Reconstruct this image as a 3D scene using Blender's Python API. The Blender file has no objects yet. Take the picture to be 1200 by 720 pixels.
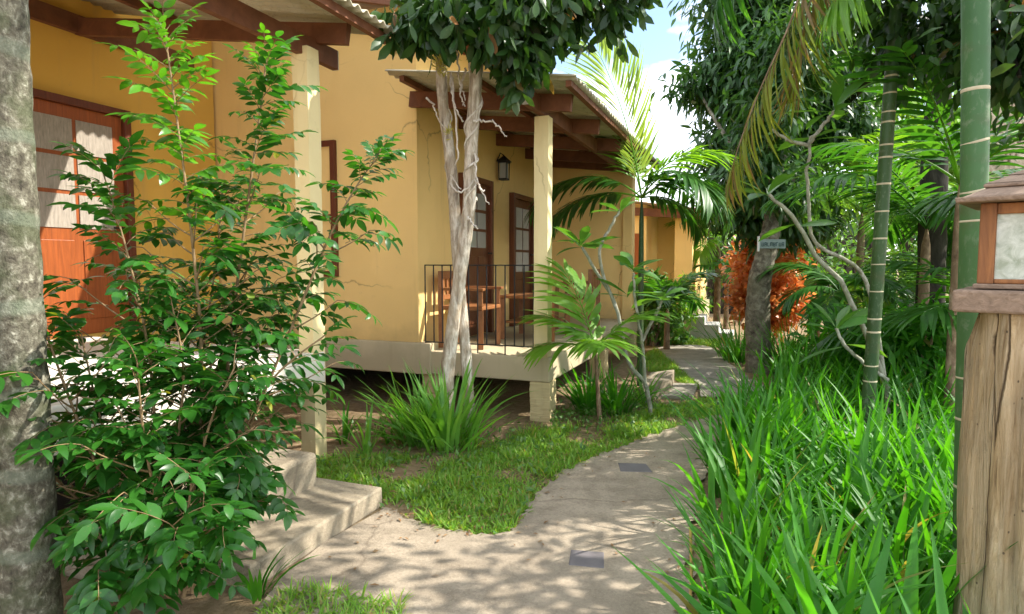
import bpy, math, random
import numpy as np
from math import sin, cos, radians as R, pi

# ------------------------------------------------------------------ camera, sky, sun, exposure
scene = bpy.context.scene
COL = scene.collection
FPX, CX, CY, EYE = 730.0, 600.0, 360.0, 1.5
PITCH = math.atan(52 / FPX)
cam = bpy.data.objects.new('camera', bpy.data.cameras.new('camera'))
COL.objects.link(cam)
cam.location = (0, 0, EYE)
cam.rotation_euler = (pi / 2 - PITCH, 0, 0)
cam.data.sensor_width = 36
cam.data.lens = 36 * FPX / 1200
cam.data.clip_start = 0.05
cam.data.clip_end = 500
scene.camera = cam

SUN_EL, SUN_AZ = R(43), R(3)            # azimuth counted from +X towards +Y
sd = (cos(SUN_EL) * cos(SUN_AZ), cos(SUN_EL) * sin(SUN_AZ), sin(SUN_EL))
sun = bpy.data.objects.new('sun', bpy.data.lights.new('sun', 'SUN'))
COL.objects.link(sun)
sun.data.energy = 4.3
sun.data.angle = R(0.55)
sun.data.color = (1.0, 0.94, 0.84)
from mathutils import Vector, noise as mnoise
sun.rotation_euler = Vector(sd).to_track_quat('Z', 'Y').to_euler()

world = bpy.data.worlds.new('World')
scene.world = world
world.use_nodes = True
wn, wl = world.node_tree.nodes, world.node_tree.links
wn.clear()
w_out = wn.new('ShaderNodeOutputWorld')
w_bg = wn.new('ShaderNodeBackground')
w_sky = wn.new('ShaderNodeTexSky')
w_sky.sky_type = 'NISHITA'
w_sky.sun_disc = False
w_sky.sun_elevation = SUN_EL
w_sky.sun_rotation = pi / 2 - SUN_AZ
w_bg.inputs['Strength'].default_value = 0.15
w_tc = wn.new('ShaderNodeTexCoord')
w_map = wn.new('ShaderNodeMapping')
w_map.inputs['Scale'].default_value = (2.2, 2.2, 5.0)
w_map.inputs['Location'].default_value = (0.35, 0.1, 0.2)
w_no = wn.new('ShaderNodeTexNoise')
w_no.inputs['Scale'].default_value = 1.6
w_no.inputs['Detail'].default_value = 7
w_no.inputs['Roughness'].default_value = 0.55
w_rp = wn.new('ShaderNodeValToRGB')
w_rp.color_ramp.elements[0].position = 0.40
w_rp.color_ramp.elements[1].position = 0.60
w_mx = wn.new('ShaderNodeMix')
w_mx.data_type = 'RGBA'
w_mx.inputs[7].default_value = (10.5, 10.8, 11.2, 1)
wl.new(w_tc.outputs['Generated'], w_map.inputs[0])
wl.new(w_map.outputs[0], w_no.inputs['Vector'])
wl.new(w_no.outputs[0], w_rp.inputs[0])
wl.new(w_rp.outputs[0], w_mx.inputs[0])
wl.new(w_sky.outputs[0], w_mx.inputs[6])
wl.new(w_mx.outputs[2], w_bg.inputs[0])
wl.new(w_bg.outputs[0], w_out.inputs[0])

vs = scene.view_settings
vs.view_transform = 'Standard'
vs.look = 'None'
vs.gamma = 1
vs.use_curve_mapping = False
vs.exposure = 1.22
cy = scene.cycles
cy.use_denoising = True
cy.max_bounces = 7
cy.diffuse_bounces = 4
cy.glossy_bounces = 2
cy.transmission_bounces = 5
cy.transparent_max_bounces = 6
cy.caustics_reflective = False
cy.caustics_refractive = False
cy.sample_clamp_indirect = 6

# ------------------------------------------------------------------ pixel to place
def ray(px, py):
    a, b = (px - CX) / FPX, (CY - py) / FPX
    return np.array([a, cos(PITCH) + sin(PITCH) * b, cos(PITCH) * b - sin(PITCH)])
def at(px, py, Y):
    r = ray(px, py)
    return np.array([0, 0, EYE]) + r * (Y / r[1])
def gr(px, py, z=0.0):
    r = ray(px, py)
    return np.array([0, 0, EYE]) + r * ((z - EYE) / r[2])

class Fr:                                # a turned frame on the ground
    def __init__(s, ox, oy, ang):
        s.o = np.array([ox, oy, 0.0]); s.a = np.array([cos(ang), sin(ang), 0]); s.b = np.array([-sin(ang), cos(ang), 0])
    def __call__(s, a, b, z):
        return s.o + s.a * a + s.b * b + np.array([0, 0, z])
HD = Fr(0, 0, -R(21.27))                 # house frame: a = across towards the path, b = along the row

UP = np.array([0, 0, 1.0])
def nz(v):
    v = np.asarray(v, float)
    return v / np.maximum(np.linalg.norm(v, axis=-1, keepdims=True), 1e-9)

# ------------------------------------------------------------------ mesh collecting
class MB:
    def __init__(s):
        s.V = []; s.F = []; s.n = 0
    def add(s, v, f, mat=0, smooth=False):
        v = np.asarray(v, float).reshape(-1, 3)
        f = np.asarray(f, np.int64)
        s.V.append(v); s.F.append((f + s.n, mat, smooth)); s.n += len(v)
    def box(s, fr, a0, a1, b0, b1, z0, z1, mat=0):
        v = [fr(a, b, z) for z in (z0, z1) for a, b in ((a0, b0), (a1, b0), (a1, b1), (a0, b1))]
        s.add(v, [[3, 2, 1, 0], [4, 5, 6, 7], [0, 1, 5, 4], [1, 2, 6, 5], [2, 3, 7, 6], [3, 0, 4, 7]], mat)
    def beam(s, p0, p1, w, h, mat=0):
        p0, p1 = np.asarray(p0, float), np.asarray(p1, float)
        t = nz(p1 - p0); sd_ = nz(np.cross(t, UP)) if abs(t[2]) < .99 else np.array([1., 0, 0]); u = np.cross(sd_, t)
        v = []
        for p in (p0, p1):
            for i, j in ((-1, -1), (1, -1), (1, 1), (-1, 1)):
                v.append(p + sd_ * w / 2 * i + u * h / 2 * j)
        s.add(v, [[0, 1, 2, 3], [7, 6, 5, 4], [0, 4, 5, 1], [1, 5, 6, 2], [2, 6, 7, 3], [3, 7, 4, 0]], mat)
    def tube(s, pts, rad, n=8, mat=0, rough=0.0, rng=None, cap=True):
        pts = np.asarray(pts, float); m = len(pts)
        rad = np.broadcast_to(np.asarray(rad, float), (m,))
        tan = nz(np.gradient(pts, axis=0))
        ref = np.array([1., 0, 0]) if abs(tan[0][0]) < .8 else np.array([0, 1., 0])
        vs_ = []
        for i in range(m):
            sx = ref - tan[i] * np.dot(ref, tan[i]); sx = nz(sx); ref = sx
            sy = np.cross(tan[i], sx)
            an = np.arange(n) * 2 * pi / n
            r = np.full(n, rad[i])
            if rough and rng is not None:
                r = r * (1 + rng.uniform(-rough, rough, n))
            vs_.append(pts[i] + (np.cos(an) * r)[:, None] * sx + (np.sin(an) * r)[:, None] * sy)
        v = np.concatenate(vs_)
        i, j = np.meshgrid(np.arange(m - 1), np.arange(n), indexing='ij')
        q = np.stack([i * n + j, i * n + (j + 1) % n, (i + 1) * n + (j + 1) % n, (i + 1) * n + j], -1).reshape(-1, 4)
        s.add(v, q, mat, True)
        if cap:
            s.add(v[-n:], [list(range(n))], mat); s.add(v[:n], [list(range(n))[::-1]], mat)
    def sheet(s, poly, z, mat=0):        # flat ground polygon
        from mathutils.geometry import tessellate_polygon
        pv = [Vector((p[0], p[1], 0)) for p in poly]
        tr = tessellate_polygon([pv])
        v = [(p[0], p[1], z) for p in poly]
        out = []
        for t in tr:
            a, b, c = [np.array(v[k]) for k in t]
            out.append(list(t) if np.cross(b - a, c - a)[2] > 0 else list(t)[::-1])
        s.add(v, out, mat)
    def build(s, name, mats, parent=None, loc=None, bevel=0, solid=0):
        me = bpy.data.meshes.new(name)
        V = np.concatenate(s.V)
        if parent is not None:
            org = np.array(parent['_o'])
        else:
            org = np.zeros(3) if loc is None else np.asarray(loc, float)
        V = V - org
        me.vertices.add(len(V)); me.vertices.foreach_set('co', V.ravel())
        loops, starts, tot, mi, sm = [], [], [], [], []
        k = 0
        for f, m, smo in s.F:
            c = f.shape[1]
            loops.append(f.ravel()); starts.append(k + np.arange(len(f)) * c); tot.append(np.full(len(f), c))
            mi.append(np.full(len(f), m)); sm.append(np.full(len(f), smo)); k += f.size
        L = np.concatenate(loops)
        me.loops.add(len(L)); me.loops.foreach_set('vertex_index', L.astype(np.int32))
        st = np.concatenate(starts)
        me.polygons.add(len(st)); me.polygons.foreach_set('loop_start', st.astype(np.int32))
        try:
            me.polygons.foreach_set('loop_total', np.concatenate(tot).astype(np.int32))
        except Exception:
            pass
        me.polygons.foreach_set('material_index', np.concatenate(mi).astype(np.int32))
        me.polygons.foreach_set('use_smooth', np.concatenate(sm).astype(bool))
        me.update(calc_edges=True); me.validate()
        for m in (mats if isinstance(mats, (list, tuple)) else [mats]):
            me.materials.append(m)
        o = bpy.data.objects.new(name, me)
        COL.objects.link(o)
        o['_o'] = [float(x) for x in org]
        if parent is not None:
            o.parent = parent
        else:
            o.location = org
        if solid:
            md = o.modifiers.new('s', 'SOLIDIFY'); md.thickness = solid; md.offset = 0
        if bevel:
            md = o.modifiers.new('b', 'BEVEL'); md.width = bevel; md.segments = 2; md.limit_method = 'ANGLE'
        return o

def tag(o, label, cat, group=None):
    o['label'] = label; o['category'] = cat
    if group: o['group'] = group
    return o
def thing(name, label, cat, loc, group=None):
    o = bpy.data.objects.new(name, None); COL.objects.link(o)
    o.location = [float(x) for x in loc]; o['_o'] = [float(x) for x in loc]
    o.empty_display_size = 0.1
    return tag(o, label, cat, group)
def kind(o, k):
    o['kind'] = k; return o

# ------------------------------------------------------------------ materials
class NT:
    def __init__(s, name):
        s.m = bpy.data.materials.new(name); s.m.use_nodes = True
        s.t = s.m.node_tree; s.t.nodes.clear()
        s.out = s.N('OutputMaterial')
    def N(s, typ, **kw):
        n = s.t.nodes.new('ShaderNode' + typ)
        for k, v in kw.items():
            if hasattr(n, k) and not k[0].isupper(): setattr(n, k, v)
            else: n.inputs[k.replace('_', ' ')].default_value = v
        return n
    def L(s, a, b): s.t.links.new(a, b)
    def pos(s, scale=(1, 1, 1)):
        g = s.N('NewGeometry'); mp = s.N('Mapping'); mp.inputs['Scale'].default_value = scale
        s.L(g.outputs['Position'], mp.inputs[0]); return mp.outputs[0]
    def noise(s, scale, detail=5, rough=.55, sc=(1, 1, 1), dist=0):
        n = s.N('TexNoise'); n.inputs['Scale'].default_value = scale; n.inputs['Detail'].default_value = detail
        n.inputs['Roughness'].default_value = rough; n.inputs['Distortion'].default_value = dist
        s.L(s.pos(sc), n.inputs['Vector']); return n.outputs[0]
    def ramp(s, fac, stops):
        r = s.N('ValToRGB'); e = r.color_ramp.elements
        while len(e) < len(stops): e.new(0.5)
        for k, (p, c) in enumerate(stops):
            e[k].position = p; e[k].color = (c, c, c, 1) if isinstance(c, (int, float)) else (*c, 1)
        s.L(fac, r.inputs[0]); return r.outputs[0]
    def mix(s, fac, a, b, mode='MIX'):
        m = s.N('Mix'); m.data_type = 'RGBA'; m.blend_type = mode
        for idx, v in ((0, fac), (6, a), (7, b)):
            if isinstance(v, (int, float)): m.inputs[idx].default_value = v
            elif isinstance(v, tuple): m.inputs[idx].default_value = (*v, 1)
            else: s.L(v, m.inputs[idx])
        return m.outputs[2]
    def bsdf(s, col, rough=.7, spec=.3, bump=None, bstr=.3, bdist=.01):
        b = s.N('BsdfPrincipled')
        if isinstance(col, tuple): b.inputs['Base Color'].default_value = (*col, 1)
        else: s.L(col, b.inputs['Base Color'])
        if isinstance(rough, (int, float)): b.inputs['Roughness'].default_value = rough
        else: s.L(rough, b.inputs['Roughness'])
        b.inputs['Specular IOR Level'].default_value = spec
        if bump is not None:
            bp = s.N('Bump'); bp.inputs['Strength'].default_value = bstr; bp.inputs['Distance'].default_value = bdist
            s.L(bump, bp.inputs['Height']); s.L(bp.outputs[0], b.inputs['Normal'])
        return b
    def done(s, sh):
        s.L(sh.outputs[0], s.out.inputs[0]); return s.m

def leaf_mat(name, c1, c2, trans=.4, rough=.42, spec=.45, tcol=None, odd=None):
    t = NT(name)
    g = t.N('NewGeometry')
    rnd = g.outputs['Random Per Island']
    col = t.mix(rnd, c1, c2)
    if odd:                                 # a share of old yellow or brown leaves
        col = t.mix(t.ramp(rnd, [(1 - odd[1] - .004, 0.0), (1 - odd[1] + .004, 1.0)]), col, odd[0])
    blot = t.noise(9, 3)
    col = t.mix(t.ramp(blot, [(.3, .0), (.75, .45)]), col, tuple(x * .62 for x in c1))
    col = t.mix(t.ramp(t.noise(75, 3, .6), [(.64, .0), (.72, .38)]), col, (.21, .17, .055))
    b = t.bsdf(col, rough, spec)
    tr = t.N('BsdfTranslucent')
    tc = t.mix(1.0, col, tcol or (1.9, 1.75, .55), 'MULTIPLY')
    t.L(tc, tr.inputs[0])
    mx = t.N('MixShader'); mx.inputs[0].default_value = trans
    t.L(b.outputs[0], mx.inputs[1]); t.L(tr.outputs[0], mx.inputs[2])
    return t.done(mx)

def simple(name, col, rough=.6, spec=.3, var=.25, scale=8, bump=.15, sc=(1, 1, 1)):
    t = NT(name)
    n = t.noise(scale, 6, .6, sc)
    c = t.mix(t.ramp(n, [(.25, 1.0), (.75, 0.0)]), col, tuple(x * (1 - var) for x in col))
    n2 = t.noise(scale * 7, 4, .6, sc)
    return t.done(t.bsdf(c, rough, spec, n2, bump, .006))

def wall_mat(name, col, stain=(.42, .30, .14)):
    t = NT(name)
    n = t.noise(1.3, 6, .6)
    c = t.mix(t.ramp(n, [(.3, 0.0), (.8, .5)]), col, tuple(x * .82 for x in col))
    st = t.noise(2.6, 7, .65, (2.2, 2.2, .16))
    c = t.mix(t.ramp(st, [(.56, 0.0), (.80, .42)]), c, stain)
    patch = t.noise(.75, 3, .5)
    c = t.mix(t.ramp(patch, [(.50, 0.0), (.53, .16)]), c, tuple(min(1, x * 1.12 + .03) for x in col))
    sp = t.noise(9, 8, .75)
    c = t.mix(t.ramp(sp, [(.62, 0.0), (.74, .35)]), c, stain)
    k = t.N('TexVoronoi'); k.feature = 'DISTANCE_TO_EDGE'; k.inputs['Scale'].default_value = .75
    dd = t.N('TexNoise'); dd.inputs['Scale'].default_value = 3.5; dd.inputs['Detail'].default_value = 6
    t.L(t.pos(), dd.inputs['Vector'])
    t.L(t.mix(.22, t.pos(), dd.outputs['Color']), k.inputs['Vector'])
    ck = t.mix(1.0, t.ramp(k.outputs[0], [(.0, 1.0), (.005, 0.0)]), t.ramp(t.noise(.9, 2), [(.5, 0.0), (.6, .6)]), 'MULTIPLY')
    c = t.mix(ck, c, (.20, .12, .05))
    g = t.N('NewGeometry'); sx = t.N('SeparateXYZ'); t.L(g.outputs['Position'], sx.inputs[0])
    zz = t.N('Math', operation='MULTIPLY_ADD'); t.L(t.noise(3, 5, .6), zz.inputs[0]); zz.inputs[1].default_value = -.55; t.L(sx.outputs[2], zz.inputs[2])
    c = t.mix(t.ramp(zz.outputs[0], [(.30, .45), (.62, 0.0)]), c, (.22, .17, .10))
    h = t.mix(.5, t.noise(70, 3, .6), t.noise(4, 4, .5))
    return t.done(t.bsdf(c, .88, .15, h, .4, .006))

def wood_mat(name, col, dark, sc=(14, 14, 1.2), rough=.65, bump=.4):
    t = NT(name)
    n = t.noise(2.5, 8, .65, sc, .6)
    c = t.mix(t.ramp(n, [(.3, 0.0), (.7, 1.0)]), dark, col)
    n2 = t.noise(1.1, 4, .5)
    c = t.mix(t.ramp(n2, [(.4, 0.0), (.75, .5)]), c, tuple(x * .6 for x in col))
    return t.done(t.bsdf(c, rough, .3, n, bump, .008))

def bark_mat(name, cols, scale=14, sc=(1, 1, .6), bump=.7, rings=0):
    t = NT(name)
    n = t.noise(scale, 8, .68, sc, .4)
    c = t.ramp(n, [(.30, cols[0]), (.47, cols[1]), (.56, cols[2]), (.68, cols[3])])
    n2 = t.noise(scale * .25, 4, .6)
    c = t.mix(t.ramp(n2, [(.45, 0.0), (.62, .6)]), c, cols[4])
    h = t.noise(scale * 2.5, 6, .6, sc)
    if rings:
        w = t.N('TexWave'); w.bands_direction = 'Z'; w.inputs['Scale'].default_value = rings; w.inputs['Distortion'].default_value = 2.2
        w.inputs['Detail'].default_value = 3
        t.L(t.pos(), w.inputs['Vector'])
        rr = t.ramp(w.outputs[0], [(.90, 0.0), (.98, .45)])
        c = t.mix(rr, c, cols[5])
        h = t.mix(.35, h, w.outputs[0])
    return t.done(t.bsdf(c, .9, .15, h, bump, .012))

M = {}
M['wall_a'] = wall_mat('ochre_wall', (.74, .445, .095))
M['wall_b'] = wall_mat('peach_wall', (.86, .59, .235))
M['wall_c'] = wall_mat('cream_post', (.80, .66, .36), (.44, .35, .20))
M['curb'] = wall_mat('beige_render', (.68, .585, .39), (.30, .25, .17))
M['fascia'] = wall_mat('white_render', (.78, .74, .66), (.5, .42, .3))
M['beamwood'] = wood_mat('red_brown_timber', (.22, .085, .04), (.12, .045, .022), (3, 3, 3))
M['doorwood'] = wood_mat('varnished_door', (.37, .095, .023), (.20, .052, .014), (16, 16, 1.2), .4)
M['frame_red'] = wood_mat('dark_red_frame', (.17, .045, .02), (.09, .025, .012), (12, 12, 1.2), .45)
M['darkdoor'] = wood_mat('dark_door', (.19, .065, .028), (.10, .035, .016), (16, 16, 1.2), .4)
M['furn'] = wood_mat('furniture_wood', (.36, .15, .055), (.2, .08, .03), (8, 8, 4), .4)
M['oldwood'] = wood_mat('weathered_board', (.34, .24, .175), (.17, .115, .08), (3, 20, 20), .8, .7)
M['lampwood'] = wood_mat('red_lamp_wood', (.40, .17, .06), (.16, .065, .03), (12, 12, 1.5), .7, .6)
M['iron'] = simple('black_iron', (.012, .012, .013), .5, .4, .2, 20, .1)
M['dark'] = simple('underfloor_shade', (.02, .017, .014), .95, .1)  # near-black colour stands in for the shade under the raised floors
M['curtain'] = simple('lace_curtain', (.62, .58, .52), .9, .1, .25, 18, .3, (3, 3, .5))
M['lace'] = simple('grey_brown_lace', (.42, .37, .31), .9, .1, .45, 22, .4, (3, 3, .5))  # darker grey-brown curtain behind the orange door's panes
M['plastic'] = simple('white_paint', (.75, .76, .76), .5, .3, .12, 6, .1)
M['slate'] = simple('grey_slate', (.15, .135, .14), .6, .3, .25, 12, .2)
M['cane'] = simple('yellow_cane', (.55, .38, .12), .5, .35, .35, 12, .1)
M['pale_post'] = simple('pale_concrete', (.55, .53, .50), .9, .15, .3, 6, .3)

def glass_mat():
    t = NT('window_glass')
    b = t.bsdf((.35, .36, .35), .08, .6)
    return t.done(b)
M['glass'] = glass_mat()

def frosted():
    t = NT('frosted_lamp_glass')
    n = t.noise(26, 7, .7, (1, 1, 1), .8)
    n2 = t.noise(7, 4, .6)
    c = t.mix(t.ramp(n, [(.35, 0.0), (.65, 1.0)]), (.30, .34, .25), (.60, .63, .55))
    c = t.mix(t.ramp(n2, [(.45, 0.0), (.7, .6)]), c, (.72, .74, .70))
    return t.done(t.bsdf(c, .35, .5, n, .5, .004))
M['frost'] = frosted()

def corr(name, c1, c2):
    t = NT(name)
    n = t.noise(2.2, 6, .65)
    c = t.mix(t.ramp(n, [(.3, 0.0), (.75, 1.0)]), c1, c2)
    n2 = t.noise(30, 4, .6)
    c = t.mix(t.ramp(n2, [(.55, 0.0), (.7, .3)]), c, (.12, .10, .07))
    return t.done(t.bsdf(c, .85, .2, n2, .3, .004))
M['corr'] = corr('fibre_cement_sheet', (.52, .48, .36), (.40, .36, .26))
M['corr_dark'] = corr('weathered_sheet', (.30, .22, .17), (.40, .33, .27))

def path_mat(name, c1, c2, c3):
    t = NT(name)
    n = t.noise(1.1, 7, .62, (1, 1, 1), .3)
    n2 = t.noise(4.6, 8, .68)
    n3 = t.noise(60, 4, .7)
    c = t.mix(t.ramp(n, [(.33, 0.0), (.66, 1.0)]), c1, c2)
    c = t.mix(t.ramp(n2, [(.42, 0.0), (.68, .75)]), c, c3)
    c = t.mix(t.ramp(n3, [(.45, 0.0), (.75, .5)]), c, (.12, .09, .06))
    c = t.mix(t.ramp(t.noise(140, 3, .7), [(.58, 0.0), (.7, .45)]), c, tuple(min(1, x * 1.45) for x in c1))
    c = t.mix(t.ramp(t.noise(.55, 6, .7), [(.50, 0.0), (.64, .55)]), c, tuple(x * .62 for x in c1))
    v = t.N('TexVoronoi'); v.feature = 'DISTANCE_TO_EDGE'; v.inputs['Scale'].default_value = .62
    d = t.N('TexNoise'); d.inputs['Scale'].default_value = 2.4; d.inputs['Detail'].default_value = 6
    t.L(t.pos(), d.inputs['Vector'])
    mp = t.mix(.28, t.pos(), d.outputs['Color'])
    t.L(mp, v.inputs['Vector'])
    crack = t.ramp(v.outputs[0], [(.0, 1.0), (.006, 0.0)])
    c = t.mix(t.mix(1.0, crack, (.55, .55, .55), 'MULTIPLY'), c, (.12, .095, .07))
    h = t.mix(.6, n3, n2)
    return t.done(t.bsdf(c, .85, .2, h, .8, .014))
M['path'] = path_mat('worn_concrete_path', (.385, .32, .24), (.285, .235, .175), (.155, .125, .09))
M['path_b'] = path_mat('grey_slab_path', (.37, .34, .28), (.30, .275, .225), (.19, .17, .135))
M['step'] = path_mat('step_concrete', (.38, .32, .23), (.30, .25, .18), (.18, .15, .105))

def soil_mat():
    t = NT('garden_soil')
    n = t.noise(1.6, 7, .65)
    n2 = t.noise(16, 8, .7)
    c = t.mix(t.ramp(n, [(.35, 0.0), (.65, 1.0)]), (.25, .165, .10), (.17, .135, .065))
    c = t.mix(t.ramp(n2, [(.42, 0.0), (.7, .8)]), c, (.36, .27, .17))
    return t.done(t.bsdf(c, .95, .1, n2, .9, .03))
M['soil'] = soil_mat()

M['lawn'] = leaf_mat('lawn_blade', (.15, .33, .035), (.29, .47, .08), .48, .5, odd=((.42, .35, .14), .10))
M['strap'] = leaf_mat('strap_leaf', (.034, .175, .010), (.09, .31, .020), .48, .5, odd=((.34, .27, .09), .018))
M['broad'] = leaf_mat('broad_blade', (.030, .17, .012), (.08, .31, .022), .46, .46)
M['strap_pale'] = leaf_mat('pale_strap_leaf', (.10, .29, .035), (.20, .43, .08), .48, .42)
M['shrub'] = leaf_mat('glossy_shrub_leaf', (.017, .092, .011), (.045, .185, .02), .42, .34, .5, odd=((.34, .34, .04), .010))
M['young'] = leaf_mat('sunlit_young_leaf', (.055, .20, .012), (.11, .32, .025), .45, .34, .5)  # young-leaf green, lightened to carry the sunlight on the top shoot
M['treeleaf'] = leaf_mat('dark_tree_leaf', (.020, .062, .013), (.045, .11, .02), .34, .4, odd=((.30, .14, .06), .012))
M['darktree'] = leaf_mat('dense_tree_leaf', (.026, .082, .022), (.062, .155, .035), .38, .42)
M['palm'] = leaf_mat('palm_leaflet', (.030, .125, .016), (.07, .21, .026), .42, .38)
M['palm_bright'] = leaf_mat('bright_palm_leaflet', (.11, .27, .02), (.19, .37, .035), .45, .4)
M['palm_pale'] = leaf_mat('pale_palm_leaflet', (.13, .22, .07), (.22, .32, .12), .4, .35)
M['dryfrond'] = leaf_mat('dying_palm_leaflet', (.17, .23, .03), (.30, .32, .05), .42, .6, odd=((.22, .13, .065), .42))
M['plum'] = leaf_mat('plumeria_leaf', (.055, .17, .03), (.13, .28, .05), .38, .35, odd=((.26, .33, .28), .12))
M['croton'] = leaf_mat('orange_croton_leaf', (.66, .185, .045), (.84, .40, .13), .35, .42, .4, (1.15, 1.05, .8))
M['lighttree'] = leaf_mat('light_tree_leaf', (.10, .24, .025), (.20, .34, .05), .42, .5)
M['midtree'] = leaf_mat('mid_tree_leaf', (.05, .15, .025), (.10, .23, .045), .38, .5)
M['weed'] = leaf_mat('weed_leaf', (.06, .16, .03), (.14, .25, .06), .35, .5)
M['litter'] = leaf_mat('dry_litter', (.22, .12, .06), (.34, .23, .12), .15, .8, .1, (1, 1, 1))

M['trunk_l'] = bark_mat('lichen_trunk', [(.03, .026, .02), (.105, .095, .07), (.17, .16, .12), (.38, .37, .30), (.07, .085, .042), (.16, .19, .14)], 34, (1, 1, .8), 1.0, 1.05)
M['trunk_v'] = bark_mat('pale_bark', [(.13, .095, .07), (.42, .35, .27), (.62, .55, .46), (.76, .71, .62), (.40, .31, .21)], 26, (1, 1, .22), 1.0)
M['vine'] = bark_mat('pale_vine', [(.34, .28, .23), (.56, .49, .42), (.66, .60, .53), (.74, .69, .62), (.5, .43, .35)], 20, (1, 1, .5), .5)
M['trunk_s'] = bark_mat('grey_trunk', [(.05, .04, .032), (.17, .145, .11), (.27, .24, .185), (.42, .39, .31), (.16, .15, .095)], 12, (1, 1, 1), .8)
M['trunk_d'] = bark_mat('dark_trunk', [(.015, .012, .01), (.03, .026, .02), (.05, .042, .033), (.08, .07, .055), (.03, .03, .02)], 12, (1, 1, .4), .7)
M['trunk_p'] = bark_mat('brown_palm_trunk', [(.08, .05, .03), (.18, .12, .075), (.28, .2, .13), (.38, .29, .2), (.2, .14, .085)], 14, (1, 1, .5), .7)
M['stemwood'] = simple('tan_twig', (.30, .20, .10), .7, .3, .4, 20, .3)
M['greystem'] = bark_mat('grey_plumeria_stem', [(.16, .15, .11), (.28, .27, .21), (.38, .37, .30), (.48, .47, .41), (.26, .28, .19)], 25, (1, 1, .6), .4)
M['moss'] = leaf_mat('yellow_moss', (.40, .38, .08), (.52, .46, .14), .3, .8)

def areca_mat(name, c1, c2):
    t = NT(name)
    n = t.noise(3, 6, .6, (1, 1, .25))
    c = t.mix(t.ramp(n, [(.35, 0.0), (.68, 1.0)]), c1, c2)
    n2 = t.noise(45, 4, .6, (1, 1, .4))
    c = t.mix(t.ramp(n2, [(.56, 0.0), (.70, .45)]), c, (.16, .21, .13))
    n3 = t.noise(7, 7, .7)
    c = t.mix(t.ramp(n3, [(.58, 0.0), (.66, .55)]), c, (.20, .23, .16))
    n4 = t.noise(2.2, 4, .6, (1, 1, 2.2))
    c = t.mix(t.ramp(n4, [(.52, 0.0), (.66, .5)]), c, (.075, .07, .03))
    return t.done(t.bsdf(c, .5, .3, n2, .25, .004))
M['areca'] = areca_mat('green_areca_trunk', (.032, .092, .030), (.060, .140, .045))
M['areca_d'] = areca_mat('dark_areca_trunk', (.022, .058, .016), (.05, .10, .028))
M['ring'] = simple('pale_leaf_scar', (.58, .50, .34), .7, .25, .3, 20, .2)

def stump_mat():
    t = NT('split_log')
    n = t.noise(3.2, 10, .72, (11, 11, .8), .9)
    c = t.ramp(n, [(.28, (.12, .075, .04)), (.40, (.46, .32, .17)), (.55, (.62, .47, .29)), (.74, (.74, .61, .42))])
    n2 = t.noise(4, 8, .7)
    c = t.mix(t.ramp(n2, [(.50, 0.0), (.70, .6)]), c, (.38, .31, .21))
    n3 = t.noise(14, 6, .7, (1, 1, .35))
    c = t.mix(t.ramp(n3, [(.56, 0.0), (.70, .6)]), c, (.17, .10, .055))
    v = t.N('TexVoronoi'); v.inputs['Scale'].default_value = 26; t.L(t.pos((1, 1, .7)), v.inputs['Vector'])
    hole = t.ramp(v.outputs['Distance'], [(.06, 1.0), (.10, 0.0)])
    c = t.mix(t.mix(1.0, hole, (.75, .75, .75), 'MULTIPLY'), c, (.04, .025, .018))
    k = t.N('TexVoronoi'); k.feature = 'DISTANCE_TO_EDGE'; k.inputs['Scale'].default_value = 6
    d = t.noise(5, 5, .6); wob = t.mix(.035, t.pos((1.6, 1.6, .09)), d); t.L(wob, k.inputs['Vector'])
    cr = t.ramp(k.outputs[0], [(.0, 1.0), (.022, 0.0)])
    c = t.mix(t.mix(1.0, cr, (.85, .85, .85), 'MULTIPLY'), c, (.06, .035, .02))
    h = t.mix(cr, n, (0, 0, 0))
    return t.done(t.bsdf(c, .85, .2, h, 1.0, .03))
M['stump'] = stump_mat()

def carved():
    t = NT('carved_stone')
    v = t.N('TexVoronoi'); v.inputs['Scale'].default_value = 16; t.L(t.pos((1.3, 1.3, .8)), v.inputs['Vector'])
    n = t.noise(11, 5, .6, (1, 1, .7), 1.2)
    f = t.mix(.5, v.outputs['Distance'], n)
    c = t.ramp(f, [(.28, (.12, .08, .05)), (.40, (.42, .33, .24)), (.7, (.56, .46, .35))])
    return t.done(t.bsdf(c, .9, .15, f, 1.0, .04))
M['carved'] = carved()

# ------------------------------------------------------------------ leaves
def P_ovate(u): return np.maximum(np.sin(pi * np.clip(u, 0, 1) ** .85) ** .8, .03)
def P_lance(u): return np.maximum((np.sin(pi * u ** .7)) ** .9, .03)
def P_strap(u): return np.maximum(np.minimum(1, u * 6 + .45) * (1 - u ** 2.6), .015)
def P_obov(u): return np.maximum(np.sin(pi * u ** 1.45) ** .75, .04)

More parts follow.
